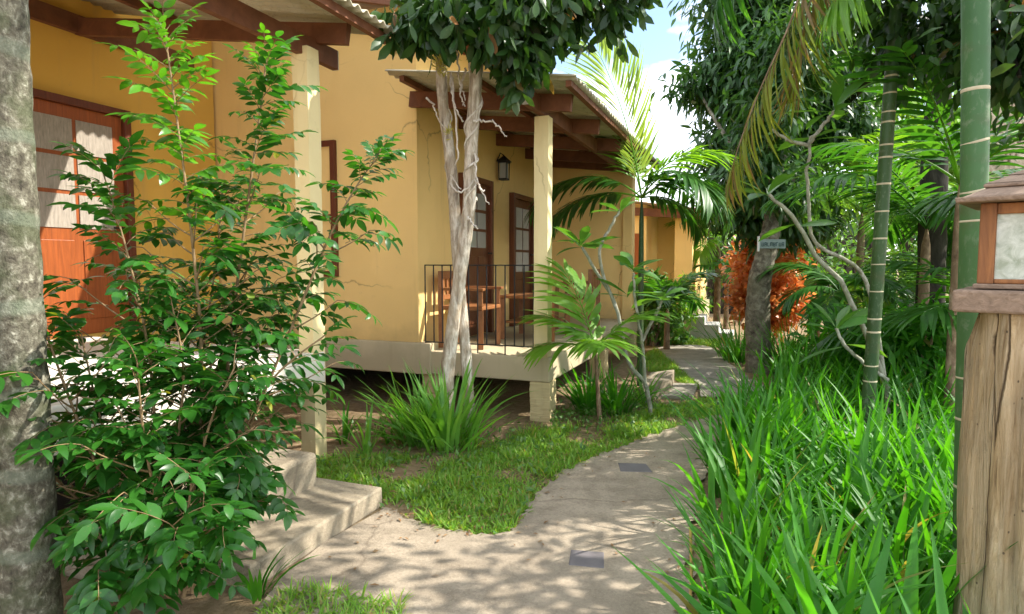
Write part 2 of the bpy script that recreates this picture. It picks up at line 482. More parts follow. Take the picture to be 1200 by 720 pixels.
class Leaves:
    def __init__(s):
        s.b = []; s.d = []; s.n = []; s.L = []; s.W = []; s.k = []
    def add(s, b, d, n, L, W, bend=.3):
        b = np.atleast_2d(b); m = len(b)
        s.b.append(b); s.d.append(np.broadcast_to(np.atleast_2d(d), (m, 3))); s.n.append(np.broadcast_to(np.atleast_2d(n), (m, 3)))
        for lst, v in ((s.L, L), (s.W, W), (s.k, bend)): lst.append(np.broadcast_to(np.asarray(v, float), (m,)))
    def emit(s, mb, prof=P_ovate, segs=3, fold=.25, mat=0):
        if not s.b: return mb
        b, d, n = np.concatenate(s.b), nz(np.concatenate(s.d)), np.concatenate(s.n)
        L, W, k = np.concatenate(s.L), np.concatenate(s.W), np.concatenate(s.k)
        k = np.where(np.abs(k) < 1e-3, 1e-3, k)
        sd_ = nz(np.cross(d, n)); n = nz(np.cross(sd_, d))
        u = np.linspace(0, 1, segs + 1); w = prof(u)
        th = k[:, None] * u
        x = np.sin(th) / k[:, None] * L[:, None]; y = (1 - np.cos(th)) / k[:, None] * L[:, None]
        c = b[:, None] + d[:, None] * x[..., None] - n[:, None] * y[..., None]
        hw = (W / 2)[:, None] * w
        nn = n[:, None] * np.cos(th)[..., None] + d[:, None] * np.sin(th)[..., None]
        lift = nn * (hw * fold)[..., None]
        l = c + sd_[:, None] * hw[..., None] + lift
        r = c - sd_[:, None] * hw[..., None] + lift
        V = np.stack([l, c, r], 2)                       # N, s+1, 3, 3
        N = len(b); rows = segs + 1
        base = (np.arange(N) * rows * 3)[:, None, None]
        i = np.arange(segs)[None, :, None] * 3
        j = np.arange(2)[None, None, :]
        a0 = base + i + j
        q = np.stack([a0, a0 + 3, a0 + 4, a0 + 1], -1).reshape(-1, 4)
        mb.add(V.reshape(-1, 3), q, mat, True)
        return mb

def rot_about(v, ax, ang):
    ax = nz(ax); return v * cos(ang) + np.cross(ax, v) * sin(ang) + ax * np.dot(ax, v) * (1 - cos(ang))
def perp_up(d, rng=None, jit=0.0):
    n = UP - d * np.dot(UP, d)
    if np.linalg.norm(n) < .15: n = np.array([1., 0, 0]) - d * d[0]
    n = nz(n)
    if jit: n = nz(n + rng.normal(0, jit, 3))
    return n
def azel(az, el): return np.array([cos(el) * cos(az), cos(el) * sin(az), sin(el)])

def spline(pts, m=24):
    pts = np.asarray(pts, float)
    t = np.linspace(0, len(pts) - 1, m); out = []
    for x in t:
        i = min(int(x), len(pts) - 2); f = x - i
        p0, p1, p2, p3 = pts[max(i - 1, 0)], pts[i], pts[i + 1], pts[min(i + 2, len(pts) - 1)]
        out.append(.5 * ((2 * p1) + (-p0 + p2) * f + (2 * p0 - 5 * p1 + 4 * p2 - p3) * f * f + (-p0 + 3 * p1 - 3 * p2 + p3) * f ** 3))
    return np.array(out)

def pinnate(lv, tw, rng, b, d, L, pairs, ll, lw, droop=.5, rad=.0022):
    vv = rng.uniform(.62, 1.14); ll, lw, L = ll * vv, lw * vv * rng.uniform(.9, 1.1), L * (.4 + .6 * vv)
    """one feathered leaf: a thin stalk with paired leaflets and one at the tip"""
    n = perp_up(d, rng, .25)
    us = np.linspace(0, 1, 6); k = droop
    pts = np.array([b + d * L * sin(k * u) / k - n * L * (1 - cos(k * u)) / k for u in us])
    tw.tube(pts, np.linspace(rad, rad * .5, 6), 3, 1, cap=False)
    sdv = nz(np.cross(d, n))
    for i in range(pairs):
        u = .22 + .74 * i / max(pairs - 1, 1)
        p = b + d * L * sin(k * u) / k - n * L * (1 - cos(k * u)) / k
        td = nz(d * cos(k * u) - n * sin(k * u)); tn = nz(n * cos(k * u) + d * sin(k * u))
        sc = .72 + .38 * sin(pi * (.2 + .75 * u))
        for sgn in (-1, 1):
            ld = nz(td * .62 + sdv * sgn * .9 + rng.normal(0, .10, 3) - UP * .10)
            ln = nz(tn + rng.normal(0, .22, 3))
            lv.add(p, ld, ln, ll * sc * rng.uniform(.85, 1.15), lw * sc * rng.uniform(.85, 1.12), rng.uniform(.0, 1.1))
    p = pts[-1]
    lv.add(p, nz(d * cos(k) - n * sin(k) + rng.normal(0, .1, 3)), n, ll * 1.1, lw * 1.05, .4)

def frond(lv, mb, rng, b, az, el, L, droop, nl=34, ll=.4, lw=.03, hang=.5, a0=70, a1=28, t0=.18, lift=.15, stem=.012, smat=1, bend=.6, twist=0.0, jit=.06, via=None):
    m = 22; pts = [np.asarray(b, float)]
    for i in range(m - 1):
        t = (i + .5) / (m - 1)
        pts.append(pts[-1] + azel(az, el - droop * t ** 1.15) * L / (m - 1))
    pts = np.array(pts)
    if via is not None: pts = spline([np.asarray(b, float)] + [at(*q) for q in via], m)
    tan = nz(np.gradient(pts, axis=0))
    mb.tube(pts, np.linspace(stem, stem * .22, m), 5, smat, cap=False)
    sdir = np.array([-sin(az), cos(az), 0])
    for s_ in (-1, 1):
        for i in range(nl):
            t = t0 + (1 - t0) * (i + rng.uniform(-.2, .2)) / (nl - 1); t = min(max(t, 0), 1)
            x = t * (m - 1); k = min(int(x), m - 2); f = x - k
            p = pts[k] * (1 - f) + pts[k + 1] * f
            td = nz(tan[k] * (1 - f) + tan[k + 1] * f)
            nn = nz(np.cross(sdir, td)); nn = nn if nn[2] > -.2 else -nn
            sv = nz(rot_about(np.cross(td, nn), td, twist))
            a = R(a0 + (a1 - a0) * t)
            d = td * cos(a) + sv * s_ * sin(a) + nn * lift - UP * hang * .35 + rng.normal(0, jit, 3)
            tt = (t - t0) / (1 - t0)
            le = ll * (.55 + .75 * sin(pi * (.12 + .78 * tt))) * rng.uniform(.9, 1.08)
            if tt > .9: le *= .8
            lv.add(p, nz(d), nz(nn + UP * .4 + rng.normal(0, jit, 3)), le, lw * rng.uniform(.85, 1.1), bend * rng.uniform(.6, 1.4))

def frond_part(name, parent, mats, seed, **kw):
    rng = np.random.default_rng(seed); lv = Leaves(); mb = MB()
    frond(lv, mb, rng, **kw)
    lv.emit(mb, P_lance, 4, .12, 0)
    return mb.build(name, mats, parent)

def crown(lv, rng, blobs, clumps, per, L, W, droop=.4, spread=.18, shell=.45, out=.7):
    vol = np.array([b[1][0] * b[1][1] * b[1][2] for b in blobs]); pr = vol ** .75; pr = pr / pr.sum()
    for _ in range(clumps):
        c, r = blobs[rng.choice(len(blobs), p=pr)]
        v = nz(rng.normal(0, 1, 3)) * rng.uniform(shell, 1.04) ** .8
        p = np.asarray(c) + v * np.asarray(r)
        o = nz(v * np.array([1, 1, .8]) + UP * .15)
        m = per
        pts = p + rng.normal(0, spread, (m, 3)) * np.array([1, 1, .75])
        d = nz(o * out + rng.normal(0, .55, (m, 3)) - UP * droop)
        n = nz(UP * .8 + o * .5 + rng.normal(0, .35, (m, 3)))
        lv.add(pts, d, n, L * rng.uniform(.7, 1.25, m), W * rng.uniform(.75, 1.2, m), rng.uniform(.1, .8, m))

def clump(lv, rng, b, n, L, W, spread=.5, rad=.08, lo=.55):
    for _ in range(n):
        az = rng.uniform(0, 2 * pi); tilt = abs(rng.normal(0, spread))
        p = b + np.array([cos(az), sin(az), 0]) * rng.uniform(0, rad)
        d = azel(az + rng.normal(0, .4), pi / 2 - min(tilt, 1.25))
        nn = nz(np.array([-cos(az), -sin(az), 0]) * 1.0 + UP * .25 + rng.normal(0, .15, 3))
        lv.add(p, d, nn, L * rng.uniform(lo, 1.1), W * rng.uniform(.7, 1.15), rng.uniform(.2, 1.35))

def inside(poly, x, y):
    poly = np.asarray(poly)[:, :2]; r = np.zeros(len(x), bool); j = len(poly) - 1
    for i in range(len(poly)):
        xi, yi, xj, yj = *poly[i], *poly[j]
        hit = ((yi > y) != (yj > y)) & (x < (xj - xi) * (y - yi) / (yj - yi + 1e-12) + xi)
        r ^= hit; j = i
    return r
def scatter(poly, n, rng):
    poly = np.asarray(poly)[:, :2]; lo, hi = poly.min(0), poly.max(0)
    X = np.zeros((0, 2))
    while len(X) < n:
        q = rng.uniform(lo, hi, (n * 2, 2)); q = q[inside(poly, q[:, 0], q[:, 1])]
        X = np.concatenate([X, q])
        if len(q) == 0: break
    return X[:n]

# ------------------------------------------------------------------ ground, paths
g = MB(); n_ = 60
xs = np.linspace(-60, 60, n_); ys = np.linspace(-20, 120, n_)
gx, gy = np.meshgrid(xs, ys, indexing='ij')
ii, jj = np.meshgrid(np.arange(n_ - 1), np.arange(n_ - 1), indexing='ij')
g.add(np.stack([gx, gy, np.zeros_like(gx)], -1).reshape(-1, 3), np.stack([ii * n_ + jj, (ii + 1) * n_ + jj, (ii + 1) * n_ + jj + 1, ii * n_ + jj + 1], -1).reshape(-1, 4))
kind(g.build('ground', M['soil']), 'structure')

rngp = np.random.default_rng(5)
def edge(px_list, wob=.02, sub=9):
    pts = spline([gr(*p) for p in px_list], len(px_list) * sub)
    pts[1:-1, :2] += rngp.normal(0, wob, (len(pts) - 2, 2))
    return pts
lawn_edge = edge([(449, 597), (480, 611), (530, 623), (588, 628), (612, 606), (634, 580), (658, 556), (692, 540), (732, 524), (778, 508), (832, 491), (900, 478)])
near_right = edge([(960, 492), (880, 500), (848, 522), (832, 548), (818, 600), (812, 650), (806, 720), (800, 800)])
near_left = [gr(180, 860), gr(255, 770), gr(300, 722), gr(330, 680), gr(380, 640), gr(449, 600)]
NEAR = list(near_left) + list(lawn_edge) + list(near_right)
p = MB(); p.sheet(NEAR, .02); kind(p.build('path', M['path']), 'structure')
FAR = list(edge([(905, 478), (880, 470), (821, 467)])) + list(edge([(819, 452), (803, 441), (788, 427), (764, 411)])) + list(edge([(780, 407), (815, 406), (838, 411), (868, 438), (912, 462)]))
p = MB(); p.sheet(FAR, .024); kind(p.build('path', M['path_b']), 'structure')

# ------------------------------------------------------------------ houses
def corrugated(a0, a1, b0, b1, z0, z1, wave=.105, amp=.017):
    """sheet running from a0 (z0) to a1 (z1), its waves lined up along b"""
    mb = MB(); nb = int((b1 - b0) / wave * 8); na = 7
    v = []
    for i in range(na):
        f = i / (na - 1)
        for j in range(nb + 1):
            b = b0 + (b1 - b0) * j / nb
            v.append(HD(a0 + (a1 - a0) * f, b, z0 + (z1 - z0) * f + amp * sin(2 * pi * (b - b0) / wave)))
    i, j = np.meshgrid(np.arange(na - 1), np.arange(nb), indexing='ij')
    k = nb + 1
    mb.add(v, np.stack([i * k + j, (i + 1) * k + j, (i + 1) * k + j + 1, i * k + j + 1], -1).reshape(-1, 4), 0, True)
    return mb

def panel_door(house, a, d0, d1, z0, z1, wood, glazed=.5, cols=2, rows=3, label=None, lit=M['curtain'], fw=None):
    """a door in a wall that faces the path (plane a = const)"""
    w = .07
    leaf = MB()
    leaf.box(HD, a + .004, a + .03, d0 + w, d1 - w, z0 + .01, z1 - w)
    zi0, zi1 = z0 + .12, z0 + (z1 - z0) * (1 - glazed) - .06
    mid = (d0 + d1) / 2
    for q0, q1 in ((d0 + w + .09, mid - .04), (mid + .04, d1 - w - .09)):      # sunk panels shown by raised rails
        leaf.box(HD, a + .028, a + .042, q0, q1, zi0 + .03, zi1 - .03)
    o = leaf.build('door', wood, house, bevel=.006)
    if label: o['label'] = label
    fr = MB()
    fr.box(HD, a + .002, a + .075, d0, d0 + w, z0, z1); fr.box(HD, a + .002, a + .075, d1 - w, d1, z0, z1)
    fr.box(HD, a + .002, a + .072, d0 + w, d1 - w, z1 - w, z1)
    fr.build('frame', fw or wood, o, bevel=.005)
    gz0, gz1 = z0 + (z1 - z0) * (1 - glazed), z1 - w - .10
    gd0, gd1 = d0 + w + .09, d1 - w - .09
    for c in range(cols):
        for r in range(rows):
            pn = MB(); cw = (gd1 - gd0) / cols; rh = (gz1 - gz0) / rows
            pn.box(HD, a + .033, a + .040, gd0 + c * cw + .018, gd0 + (c + 1) * cw - .018, gz0 + r * rh + .018, gz0 + (r + 1) * rh - .018)
            pn.build('pane', lit, o)
    h = MB(); pc = HD(a + .05, d1 - w - .06, z0 + 1.0)
    h.tube([pc, pc + HD.a * .05, pc + HD.a * .05 - HD.b * .11], .010, 8); h.build('handle', M['iron'], o)
    return o

def post(house, name, a, b, z0, z1, w, seed, mat):
    """a rendered post with a slightly uneven, hand-trowelled face"""
    rng = np.random.default_rng(seed); mb = MB(); n = 40; rows = []
    sq = [(-1, -1), (-.33, -1.02), (.33, -1), (1, -1), (1.01, -.33), (1, .33), (1, 1), (.33, 1), (-.33, 1), (-1, 1), (-1, .33), (-1, -.33)]
    off = rng.normal(0, .018, (12,))
    for i in range(n + 1):
        off = off * .8 + rng.normal(0, .014, 12)
        rows.append([HD(a + x * w / 2 * (1 + off[k]), b + y * w / 2 * (1 + off[k]), z0 + (z1 - z0) * i / n) for k, (x, y) in enumerate(sq)])
    v = np.array(rows).reshape(-1, 3); i, j = np.meshgrid(np.arange(n), np.arange(12), indexing='ij')
    mb.add(v, np.stack([i * 12 + j, i * 12 + (j + 1) % 12, (i + 1) * 12 + (j + 1) % 12, (i + 1) * 12 + j], -1).reshape(-1, 4), 0, False)
    mb.add(v[-12:], [list(range(12))], 0)
    return mb.build(name, mat, house)

# --- first bungalow: ochre wall, orange door, raised porch behind the shrub
H1 = thing('bungalow', 'ochre bungalow with an orange door and a raised porch behind the tall shrub', 'bungalow', HD(-5.8, 3.5, 0))
A1 = -5.78
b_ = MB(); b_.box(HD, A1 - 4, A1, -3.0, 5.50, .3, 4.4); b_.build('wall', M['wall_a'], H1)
b_ = MB(); b_.box(HD, A1 + .002, -3.08, -1.5, 3.93, .57, .82); b_.build('porch_slab', M['fascia'], H1, bevel=.012)
b_ = MB(); b_.box(HD, A1 + .3, -3.5, -1.0, 3.5, 0, .568); b_.build('foundation', M['dark'], H1)  # block coloured as the shade under the porch
post(H1, 'porch_post', -3.15, 3.865, 0, 3.08, .135, 3, M['wall_c'])
post(H1, 'porch_post', -3.15, -.6, 0, 3.08, .135, 4, M['wall_c'])
b_ = MB(); b_.beam(HD(-3.15, -1.4, 3.10), HD(-3.15, 4.22, 3.10), .055, .15); o = b_.build('beam', M['beamwood'], H1, bevel=.004)
b_ = MB(); b_.beam(HD(-3.15, 4.222, 3.10), HD(-3.15, 4.228, 3.10), .054, .148); b_.build('end_grain', M['curtain'], o)
b_ = MB(); b_.box(HD, A1 + .003, A1 + .06, -2.5, 5.2, 3.56, 3.72); b_.build('wall_plate', M['beamwood'], H1)
SL1 = .20
for dd in (-.6, .9, 2.4, 3.98):
    b_ = MB(); b_.beam(HD(A1 + .02, dd, 3.26 + SL1 * 2.63 - .16), HD(-2.85, dd, 3.26 + SL1 * .12 - .10), .055, .15); b_.build('rafter', M['beamwood'], H1, bevel=.004)
for aa in (-4.9, -4.0, -2.72):
    b_ = MB(); zz = 3.215 - SL1 * (aa + 2.65); b_.beam(HD(aa, -1.4, zz), HD(aa, 4.3, zz), .05, .06); b_.build('batten', M['beamwood'], H1)
corrugated(A1, -2.62, -1.6, 4.36, 3.275 + SL1 * 3.13, 3.275).build('roof', M['corr'], H1, solid=.008)
corrugated(-8.0, -4.1, -3.0, 5.48, 4.95, 4.36).build('upper_roof', M['corr_dark'], H1, solid=.008)  # out of view, added and extended to keep sun off the wall
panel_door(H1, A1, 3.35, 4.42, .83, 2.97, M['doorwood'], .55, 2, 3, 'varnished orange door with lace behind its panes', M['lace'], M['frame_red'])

# --- second bungalow: peach end wall, railed porch
H2 = thing('bungalow', 'peach bungalow with a railed porch beside the vine wrapped tree', 'bungalow', HD(-3.2, 7.5, 0))
A2, B2 = -3.17, 5.53
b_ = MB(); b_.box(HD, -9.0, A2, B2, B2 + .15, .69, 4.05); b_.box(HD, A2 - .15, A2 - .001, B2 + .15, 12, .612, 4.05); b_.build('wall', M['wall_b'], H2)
b_ = MB(); b_.box(HD, A2 - .05, -1.82, 9.72, 9.86, .615, 3.1); b_.box(HD, -1.92, -1.78, 9.66, 9.90, .614, 3.0); b_.build('partition_wall', M['wall_b'], H2)
b_ = MB(); b_.box(HD, -9.0, -3.02, B2 - .035, B2 + .14, .37, .688); b_.build('curb', M['curb'], H2, bevel=.01)
b_ = MB(); b_.box(HD, -9.0, -1.77, B2 - .02, 10.3, .376, .610); b_.build('porch_slab', M['curb'], H2, bevel=.012)
for (aa, bb, w) in ((-1.86, 5.60, .20), (-3.05, 5.66, .20), (-5.2, 5.66, .2), (-1.86, 7.9, .2), (-1.86, 10.0, .2)):
    post(H2, 'pier', aa, bb, 0, .375, w, int(abs(aa * 10 + bb * 100)), M['wall_c'])
b_ = MB(); b_.box(HD, -8.5, -2.6, 8.2, 8.35, 0, .374); b_.build('foundation', M['dark'], H2)  # closes the underfloor gap, with its shade put into the colour
post(H2, 'porch_post', -1.86, 5.585, .60, 2.84, .135, 8, M['wall_c'])
b_ = MB(); b_.beam(HD(-1.86, 5.10, 2.92), HD(-1.86, 9.9, 2.92), .055, .15); o = b_.build('beam', M['beamwood'], H2, bevel=.004)
b_ = MB(); b_.beam(HD(-1.86, 5.092, 2.92), HD(-1.86, 5.098, 2.92), .054, .148); b_.build('end_grain', M['curtain'], o)
SL2 = .13
for dd in (5.45, 6.5, 7.6, 8.7, 9.5):
    b_ = MB(); b_.beam(HD(A2 - .02, dd, 3.20 - .105), HD(-1.55, dd, 3.00 - .09), .055, .15); b_.build('rafter', M['beamwood'], H2, bevel=.004)
for aa in (-3.05, -2.3, -1.47):
    b_ = MB(); zz = 2.965 - SL2 * (aa + 1.41); b_.beam(HD(aa, 5.06, zz), HD(aa, 9.9, zz), .05, .05); b_.build('batten', M['beamwood'], H2)
corrugated(A2 - .02, -1.40, 5.0, 9.95, 3.015 + SL2 * 1.77, 3.01).build('roof', M['corr'], H2, solid=.008)
# main roof of the second bungalow, higher up
corrugated(-6.0, -2.75, 5.10, 12.2, 4.72, 3.92).build('upper_roof', M['corr_dark'], H2, solid=.008)
for dd in (5.16, 6.6, 8.0):
    b_ = MB(); b_.beam(HD(-5.9, dd, 4.61), HD(-2.80, dd, 3.845), .05, .13); b_.build('upper_rafter', M['beamwood'], H2)
b_ = MB(); b_.beam(HD(-2.76, 5.08, 3.85), HD(-2.76, 12, 3.85), .03, .14); b_.build('fascia_board', M['beamwood'], H2)
panel_door(H2, A2, 6.45, 7.32, .615, 2.52, M['darkdoor'], .45, 2, 3, None, M['glass'])
panel_door(H2, A2, 8.03, 8.90, .615, 2.46, M['darkdoor'], .60, 2, 3, 'dark door with six pale window panes', M['curtain'])
# window with timber frame on the end wall
w_ = MB(); a0, a1, z0, z1 = -4.62, -4.13, 1.35, 2.78
w_.box(HD, a0, a0 + .06, B2 - .05, B2 - .002, z0, z1); w_.box(HD, a1 - .06, a1, B2 - .05, B2 - .002, z0, z1)
for zz in (z0, 1.95, z1 - .06): w_.box(HD, a0 + .06, a1 - .06, B2 - .048, B2 - .004, zz, zz + .06)
wo = w_.build('shutter', M['frame_red'], H2, bevel=.004)
p_ = MB(); p_.box(HD, a0 + .06, a1 - .06, B2 - .022, B2 - .006, z0 + .06, z1 - .06); p_.build('panel', M['wall_b'], wo)
# iron railing
rl = MB(); ra0, ra1, rb = -3.10, -1.94, 5.545
rl.beam(HD(ra0, rb, 1.475), HD(ra1, rb, 1.475), .022, .012)
ro = rl.build('railing', M['iron'], H2)
b_ = MB(); b_.beam(HD(ra0, rb, .70), HD(ra1, rb, .70), .018, .010); b_.build('lower_rail', M['iron'], ro)
for i in range(13):
    aa = ra0 + (ra1 - ra0) * i / 12; zb = .60 if i % 3 == 0 else .70
    b_ = MB(); b_.tube([HD(aa, rb, zb), HD(aa, rb, 1.475)], .0068, 6); b_.build('baluster', M['iron'], ro)

# --- third bungalow, far along the path
H3 = thing('bungalow', 'distant yellow bungalow at the far end of the path', 'bungalow', HD(-2.5, 13.5, 0))
b_ = MB(); b_.box(HD, -6, -2.1, 13.0, 18, .5, 2.75); b_.box(HD, -2.1, -1.25, 14.6, 18, .5, 2.7); b_.box(HD, -1.55, -1.2, 13.2, 13.5, .5, 2.4); b_.build('wall', M['wall_b'], H3)
b_ = MB(); b_.box(HD, -6.1, -1.15, 12.9, 18.1, .0, .49); b_.build('foundation', M['curb'], H3)
b_ = MB(); b_.box(HD, -2.75, -2.2, 12.97, 12.998, .9, 2.1); b_.build('shutter', M['doorwood'], H3, bevel=.005)
b_ = MB(); b_.beam(HD(-4.5, 12.9, 2.72), HD(-.8, 12.9, 2.42), .06, .16); b_.build('fascia_board', M['beamwood'], H3)
corrugated(-5.5, -.75, 12.7, 18, 3.2, 2.50).build('roof', M['corr_dark'], H3, solid=.008)
st = MB()
for k in range(3): st.box(HD, -1.14 + k * .26, -1.14 + (k + 1) * .26, 12.55, 13.3, 0, .45 - k * .15)
tag(st.build('step_stair', M['pale_post'], None, HD(-.8, 12.9, 0), bevel=.01), 'small pale flight of three steps by the distant bungalow', 'steps')
b_ = MB(); b_.box(HD, -1.3, 3.2, 19.2, 19.3, 0, 2.2)
for k in range(24): b_.box(HD, -1.3 + k * .19, -1.3 + k * .19 + .15, 19.16, 19.198, .05, 2.25)
tag(b_.build('board_fence', M['trunk_d'], None, HD(1, 19.2, 0)), 'dark board fence closing the path behind the orange bush', 'fence')
# blue-white barrel-like pot stand hanging items are left unbuilt: nothing certain can be read there

# --- lantern on the porch wall
pc = HD(A2 + .10, 7.60, 2.72)
LT = thing('wall_lantern', 'small black wall lantern under the porch roof between the two dark doors', 'lantern', pc)
fl = Fr(pc[0], pc[1], -R(21.27))
b_ = MB(); b_.box(fl, -.055, .055, -.055, .055, -.15, -.13); b_.box(fl, -.065, .065, -.065, .065, .07, .085)
for x in (-.05, .05):
    for y in (-.05, .05): b_.beam(fl(x, y, pc[2] - .14 - pc[2]), fl(x * 1.1, y * 1.1, .07), .012, .012)
mm = MB()
def shift(mb, dz):
    mb.V = [v + np.array([0, 0, dz]) for v in mb.V]; return mb
shift(b_, pc[2]).build('cage', M['iron'], LT)
b_ = MB(); b_.add([fl(-.08, -.08, .086), fl(.08, -.08, .086), fl(.08, .08, .086), fl(-.08, .08, .086), fl(0, 0, .17)], [[0, 1, 4], [1, 2, 4], [2, 3, 4], [3, 0, 4]]); b_.add([fl(-.08, -.08, .086), fl(.08, -.08, .086), fl(.08, .08, .086), fl(-.08, .08, .086)], [[3, 2, 1, 0]])
shift(b_, pc[2]).build('cap', M['iron'], LT)
b_ = MB(); b_.box(fl, -.042, .042, -.042, .042, -.128, .066); shift(b_, pc[2]).build('glass', M['glass'], LT)
b_ = MB(); b_.tube([fl(-.10, 0, .10), fl(-.05, 0, .20), fl(0, 0, .165)], .008, 6); shift(b_, pc[2]).build('bracket', M['iron'], LT)

# --- porch furniture
def chair(a, b, rot, label):
    c = HD(a, b, .612); f = Fr(c[0], c[1], -R(21.27) + rot)
    t = thing('porch_chair', label, 'chair', c, 'wooden furniture on the railed porch')
    z = .612
    s = MB(); s.box(f, -.25, .25, -.25, .25, z + .40, z + .44); s.build('seat', M['furn'], t, bevel=.008)
    bk = MB(); bk.box(f, -.25, .25, -.25, -.215, z + .72, z + .80); bk.box(f, -.25, .25, -.248, -.217, z + .5, z + .55)
    for k in range(5): bk.box(f, -.20 + k * .09, -.16 + k * .09, -.244, -.222, z + .55, z + .72)
    bk.build('backrest', M['furn'], t, bevel=.004)
    for x in (-.25, .25):
        for y in (-.232, .225):
            l = MB(); l.beam(f(x * .92, y, z), f(x * .92, y, z + (.40 if y > 0 else .80)), .05, .05); l.build('leg', M['furn'], t)
        ar = MB(); ar.box(f, x * .98 - .035, x * .98 + .035, -.21, .27, z + .60, z + .63); ar.beam(f(x * .92, .22, z + .44), f(x * .92, .22, z + .60), .05, .05)
        ar.build('armrest', M['furn'], t, bevel=.006)
chair(-2.82, 6.02, -pi / 2, 'wooden armchair behind the railing in front of the yellow wall')
chair(-2.25, 8.25, pi / 2, 'wooden armchair behind the low table, in front of the paned door')
tc = HD(-2.42, 7.0, .612); ft = Fr(tc[0], tc[1], -R(21.27))
TB = thing('porch_table', 'low square wooden table standing on the railed porch', 'table', tc, 'wooden furniture on the railed porch')
b_ = MB(); b_.box(ft, -.34, .34, -.36, .36, 1.09, 1.125); b_.build('table_top', M['furn'], TB, bevel=.006)
b_ = MB(); b_.box(ft, -.28, .28, -.30, .30, .80, .825); b_.build('lower_shelf', M['furn'], TB, bevel=.004)
for x in (-.30, .30):
    for y in (-.31, .31):
        b_ = MB(); b_.beam(ft(x, y, .612), ft(x, y, 1.09), .06, .06); b_.build('leg', M['furn'], TB)

# --- concrete steps and slabs
def block(name, label, cat, fr, a0, a1, b0, b1, z0, z1, mat, group=None, bev=.012):
    m = MB(); m.box(fr, a0, a1, b0, b1, z0, z1)
    return tag(m.build(name, mat, None, fr((a0 + a1) / 2, (b0 + b1) / 2, z0), bevel=bev), label, cat, group)
block('concrete_step', 'long low concrete step at the path edge, lowest before the ochre porch', 'step', HD, -2.66, -2.10, 2.12, 3.20, 0, .125, M['step'], 'steps up to the ochre porch')
block('concrete_step', 'short thick upper concrete step between the shrub and the cream post', 'step', HD, -3.06, -2.50, 1.9, 3.10, 0.0, .33, M['step'], 'steps up to the ochre porch', .03)
def gblock(name, label, cat, quad, z0, z1, mat, group=None):
    m = MB(); q = [gr(*p) for p in quad]
    lo = [(*p[:2], z0) for p in q]; hi = [(*p[:2], z1) for p in q]
    m.add(lo + hi, [[3, 2, 1, 0], [4, 5, 6, 7], [0, 1, 5, 4], [1, 2, 6, 5], [2, 3, 7, 6], [3, 0, 4, 7]])
    c = np.mean(lo, 0)
    return tag(m.build(name, mat, None, c, bevel=.008), label, cat, group)
gblock('garden_step', 'chunky pale concrete step block beside the grass edged slab path', 'step', [(751, 473), (784, 466), (790, 452), (762, 456)], 0, .20, M['step'])
gblock('paving_slab', 'flat grey paving slab next to the chunky step block', 'slab', [(770, 468), (812, 468.5), (818, 454), (788, 453)], 0, .045, M['path_b'], 'loose slabs near the small step')
gblock('slate_tile', 'purple grey slate tile set in the wide front part of the path', 'tile', [(666, 667), (708, 671), (708, 652), (669, 649)], .012, .0235, M['slate'], 'slate tiles set into the path')
gblock('slate_tile', 'slate tile set in the narrow bend of the path', 'tile', [(727, 556), (765, 557), (757, 547), (724, 546)], .012, .0235, M['slate'], 'slate tiles set into the path')
# yellow cane along the planting bed
m = MB(); c0 = gr(809, 705); m.tube([c0, c0 + np.array([.005, .01, .12]), c0 + np.array([.0, .02, .33])], .007, 8)
tag(m.build('garden_cane', M['cane'], None, c0), 'yellow cane stuck upright where the tall grass meets the path', 'cane')

# ------------------------------------------------------------------ lantern post by the path
LX, LY, LR = 1.672, 1.97, -R(44)
fp = Fr(LX, LY, LR)
LP = thing('lamp_post', 'rustic garden lamp of weathered wood and frosted glass on a log post', 'garden lamp', (LX, LY, 0))
rng = np.random.default_rng(11)
v = []; nr, nh = 64, 60
cracks = [(rng.uniform(0, 2 * pi), rng.uniform(.05, .13), rng.uniform(.02, .045)) for _ in range(15)]
for i in range(nh + 1):
    z = 1.344 * i / nh
    for j in range(nr):
        an = 2 * pi * j / nr
        r = .185 * (1 + .05 * sin(2 * an + 1.0) + .03 * sin(3 * an + z * 1.5)) + .010 * mnoise.noise(Vector((cos(an) * 2.5, sin(an) * 2.5, z * 1.3)))
        for ca, cw, cd_ in cracks:
            dd = (an - ca - .10 * sin(z * 3 + ca * 7) + pi) % (2 * pi) - pi
            r -= cd_ * max(0, 1 - abs(dd) / cw) ** 1.5 * .75
        r += .012 * mnoise.noise(Vector((cos(an) * 7, sin(an) * 7, z * 2)))
        if z > 1.22: r -= (z - 1.22) * .22 * (1 + sin(an * 3 + 1))
        v.append([LX + .005 + r * cos(an), LY + r * sin(an), z])
m = MB(); i, j = np.meshgrid(np.arange(nh), np.arange(nr), indexing='ij')
m.add(v, np.stack([i * nr + j, i * nr + (j + 1) % nr, (i + 1) * nr + (j + 1) % nr, (i + 1) * nr + j], -1).reshape(-1, 4), 0, True)
m.add(v[-nr:], [list(range(nr))], 0)
m.build('log_post', M['stump'], LP)
m = MB(); m.box(fp, -.20, .20, -.20, -.03, 1.345, 1.415); m.box(fp, -.197, .203, -.026, .20, 1.344, 1.418); m.build('ledge', M['oldwood'], LP, bevel=.008)
m = MB(); m.box(fp, -.155, .155, -.155, .155, 1.4185, 1.434); m.build('tray', M['oldwood'], LP, bevel=.004)
fr_ = MB(); s = .125
for x in (-s, s):
    for y in (-s, s): fr_.box(fp, x - .021, x + .021, y - .021, y + .021, 1.434, 1.685)
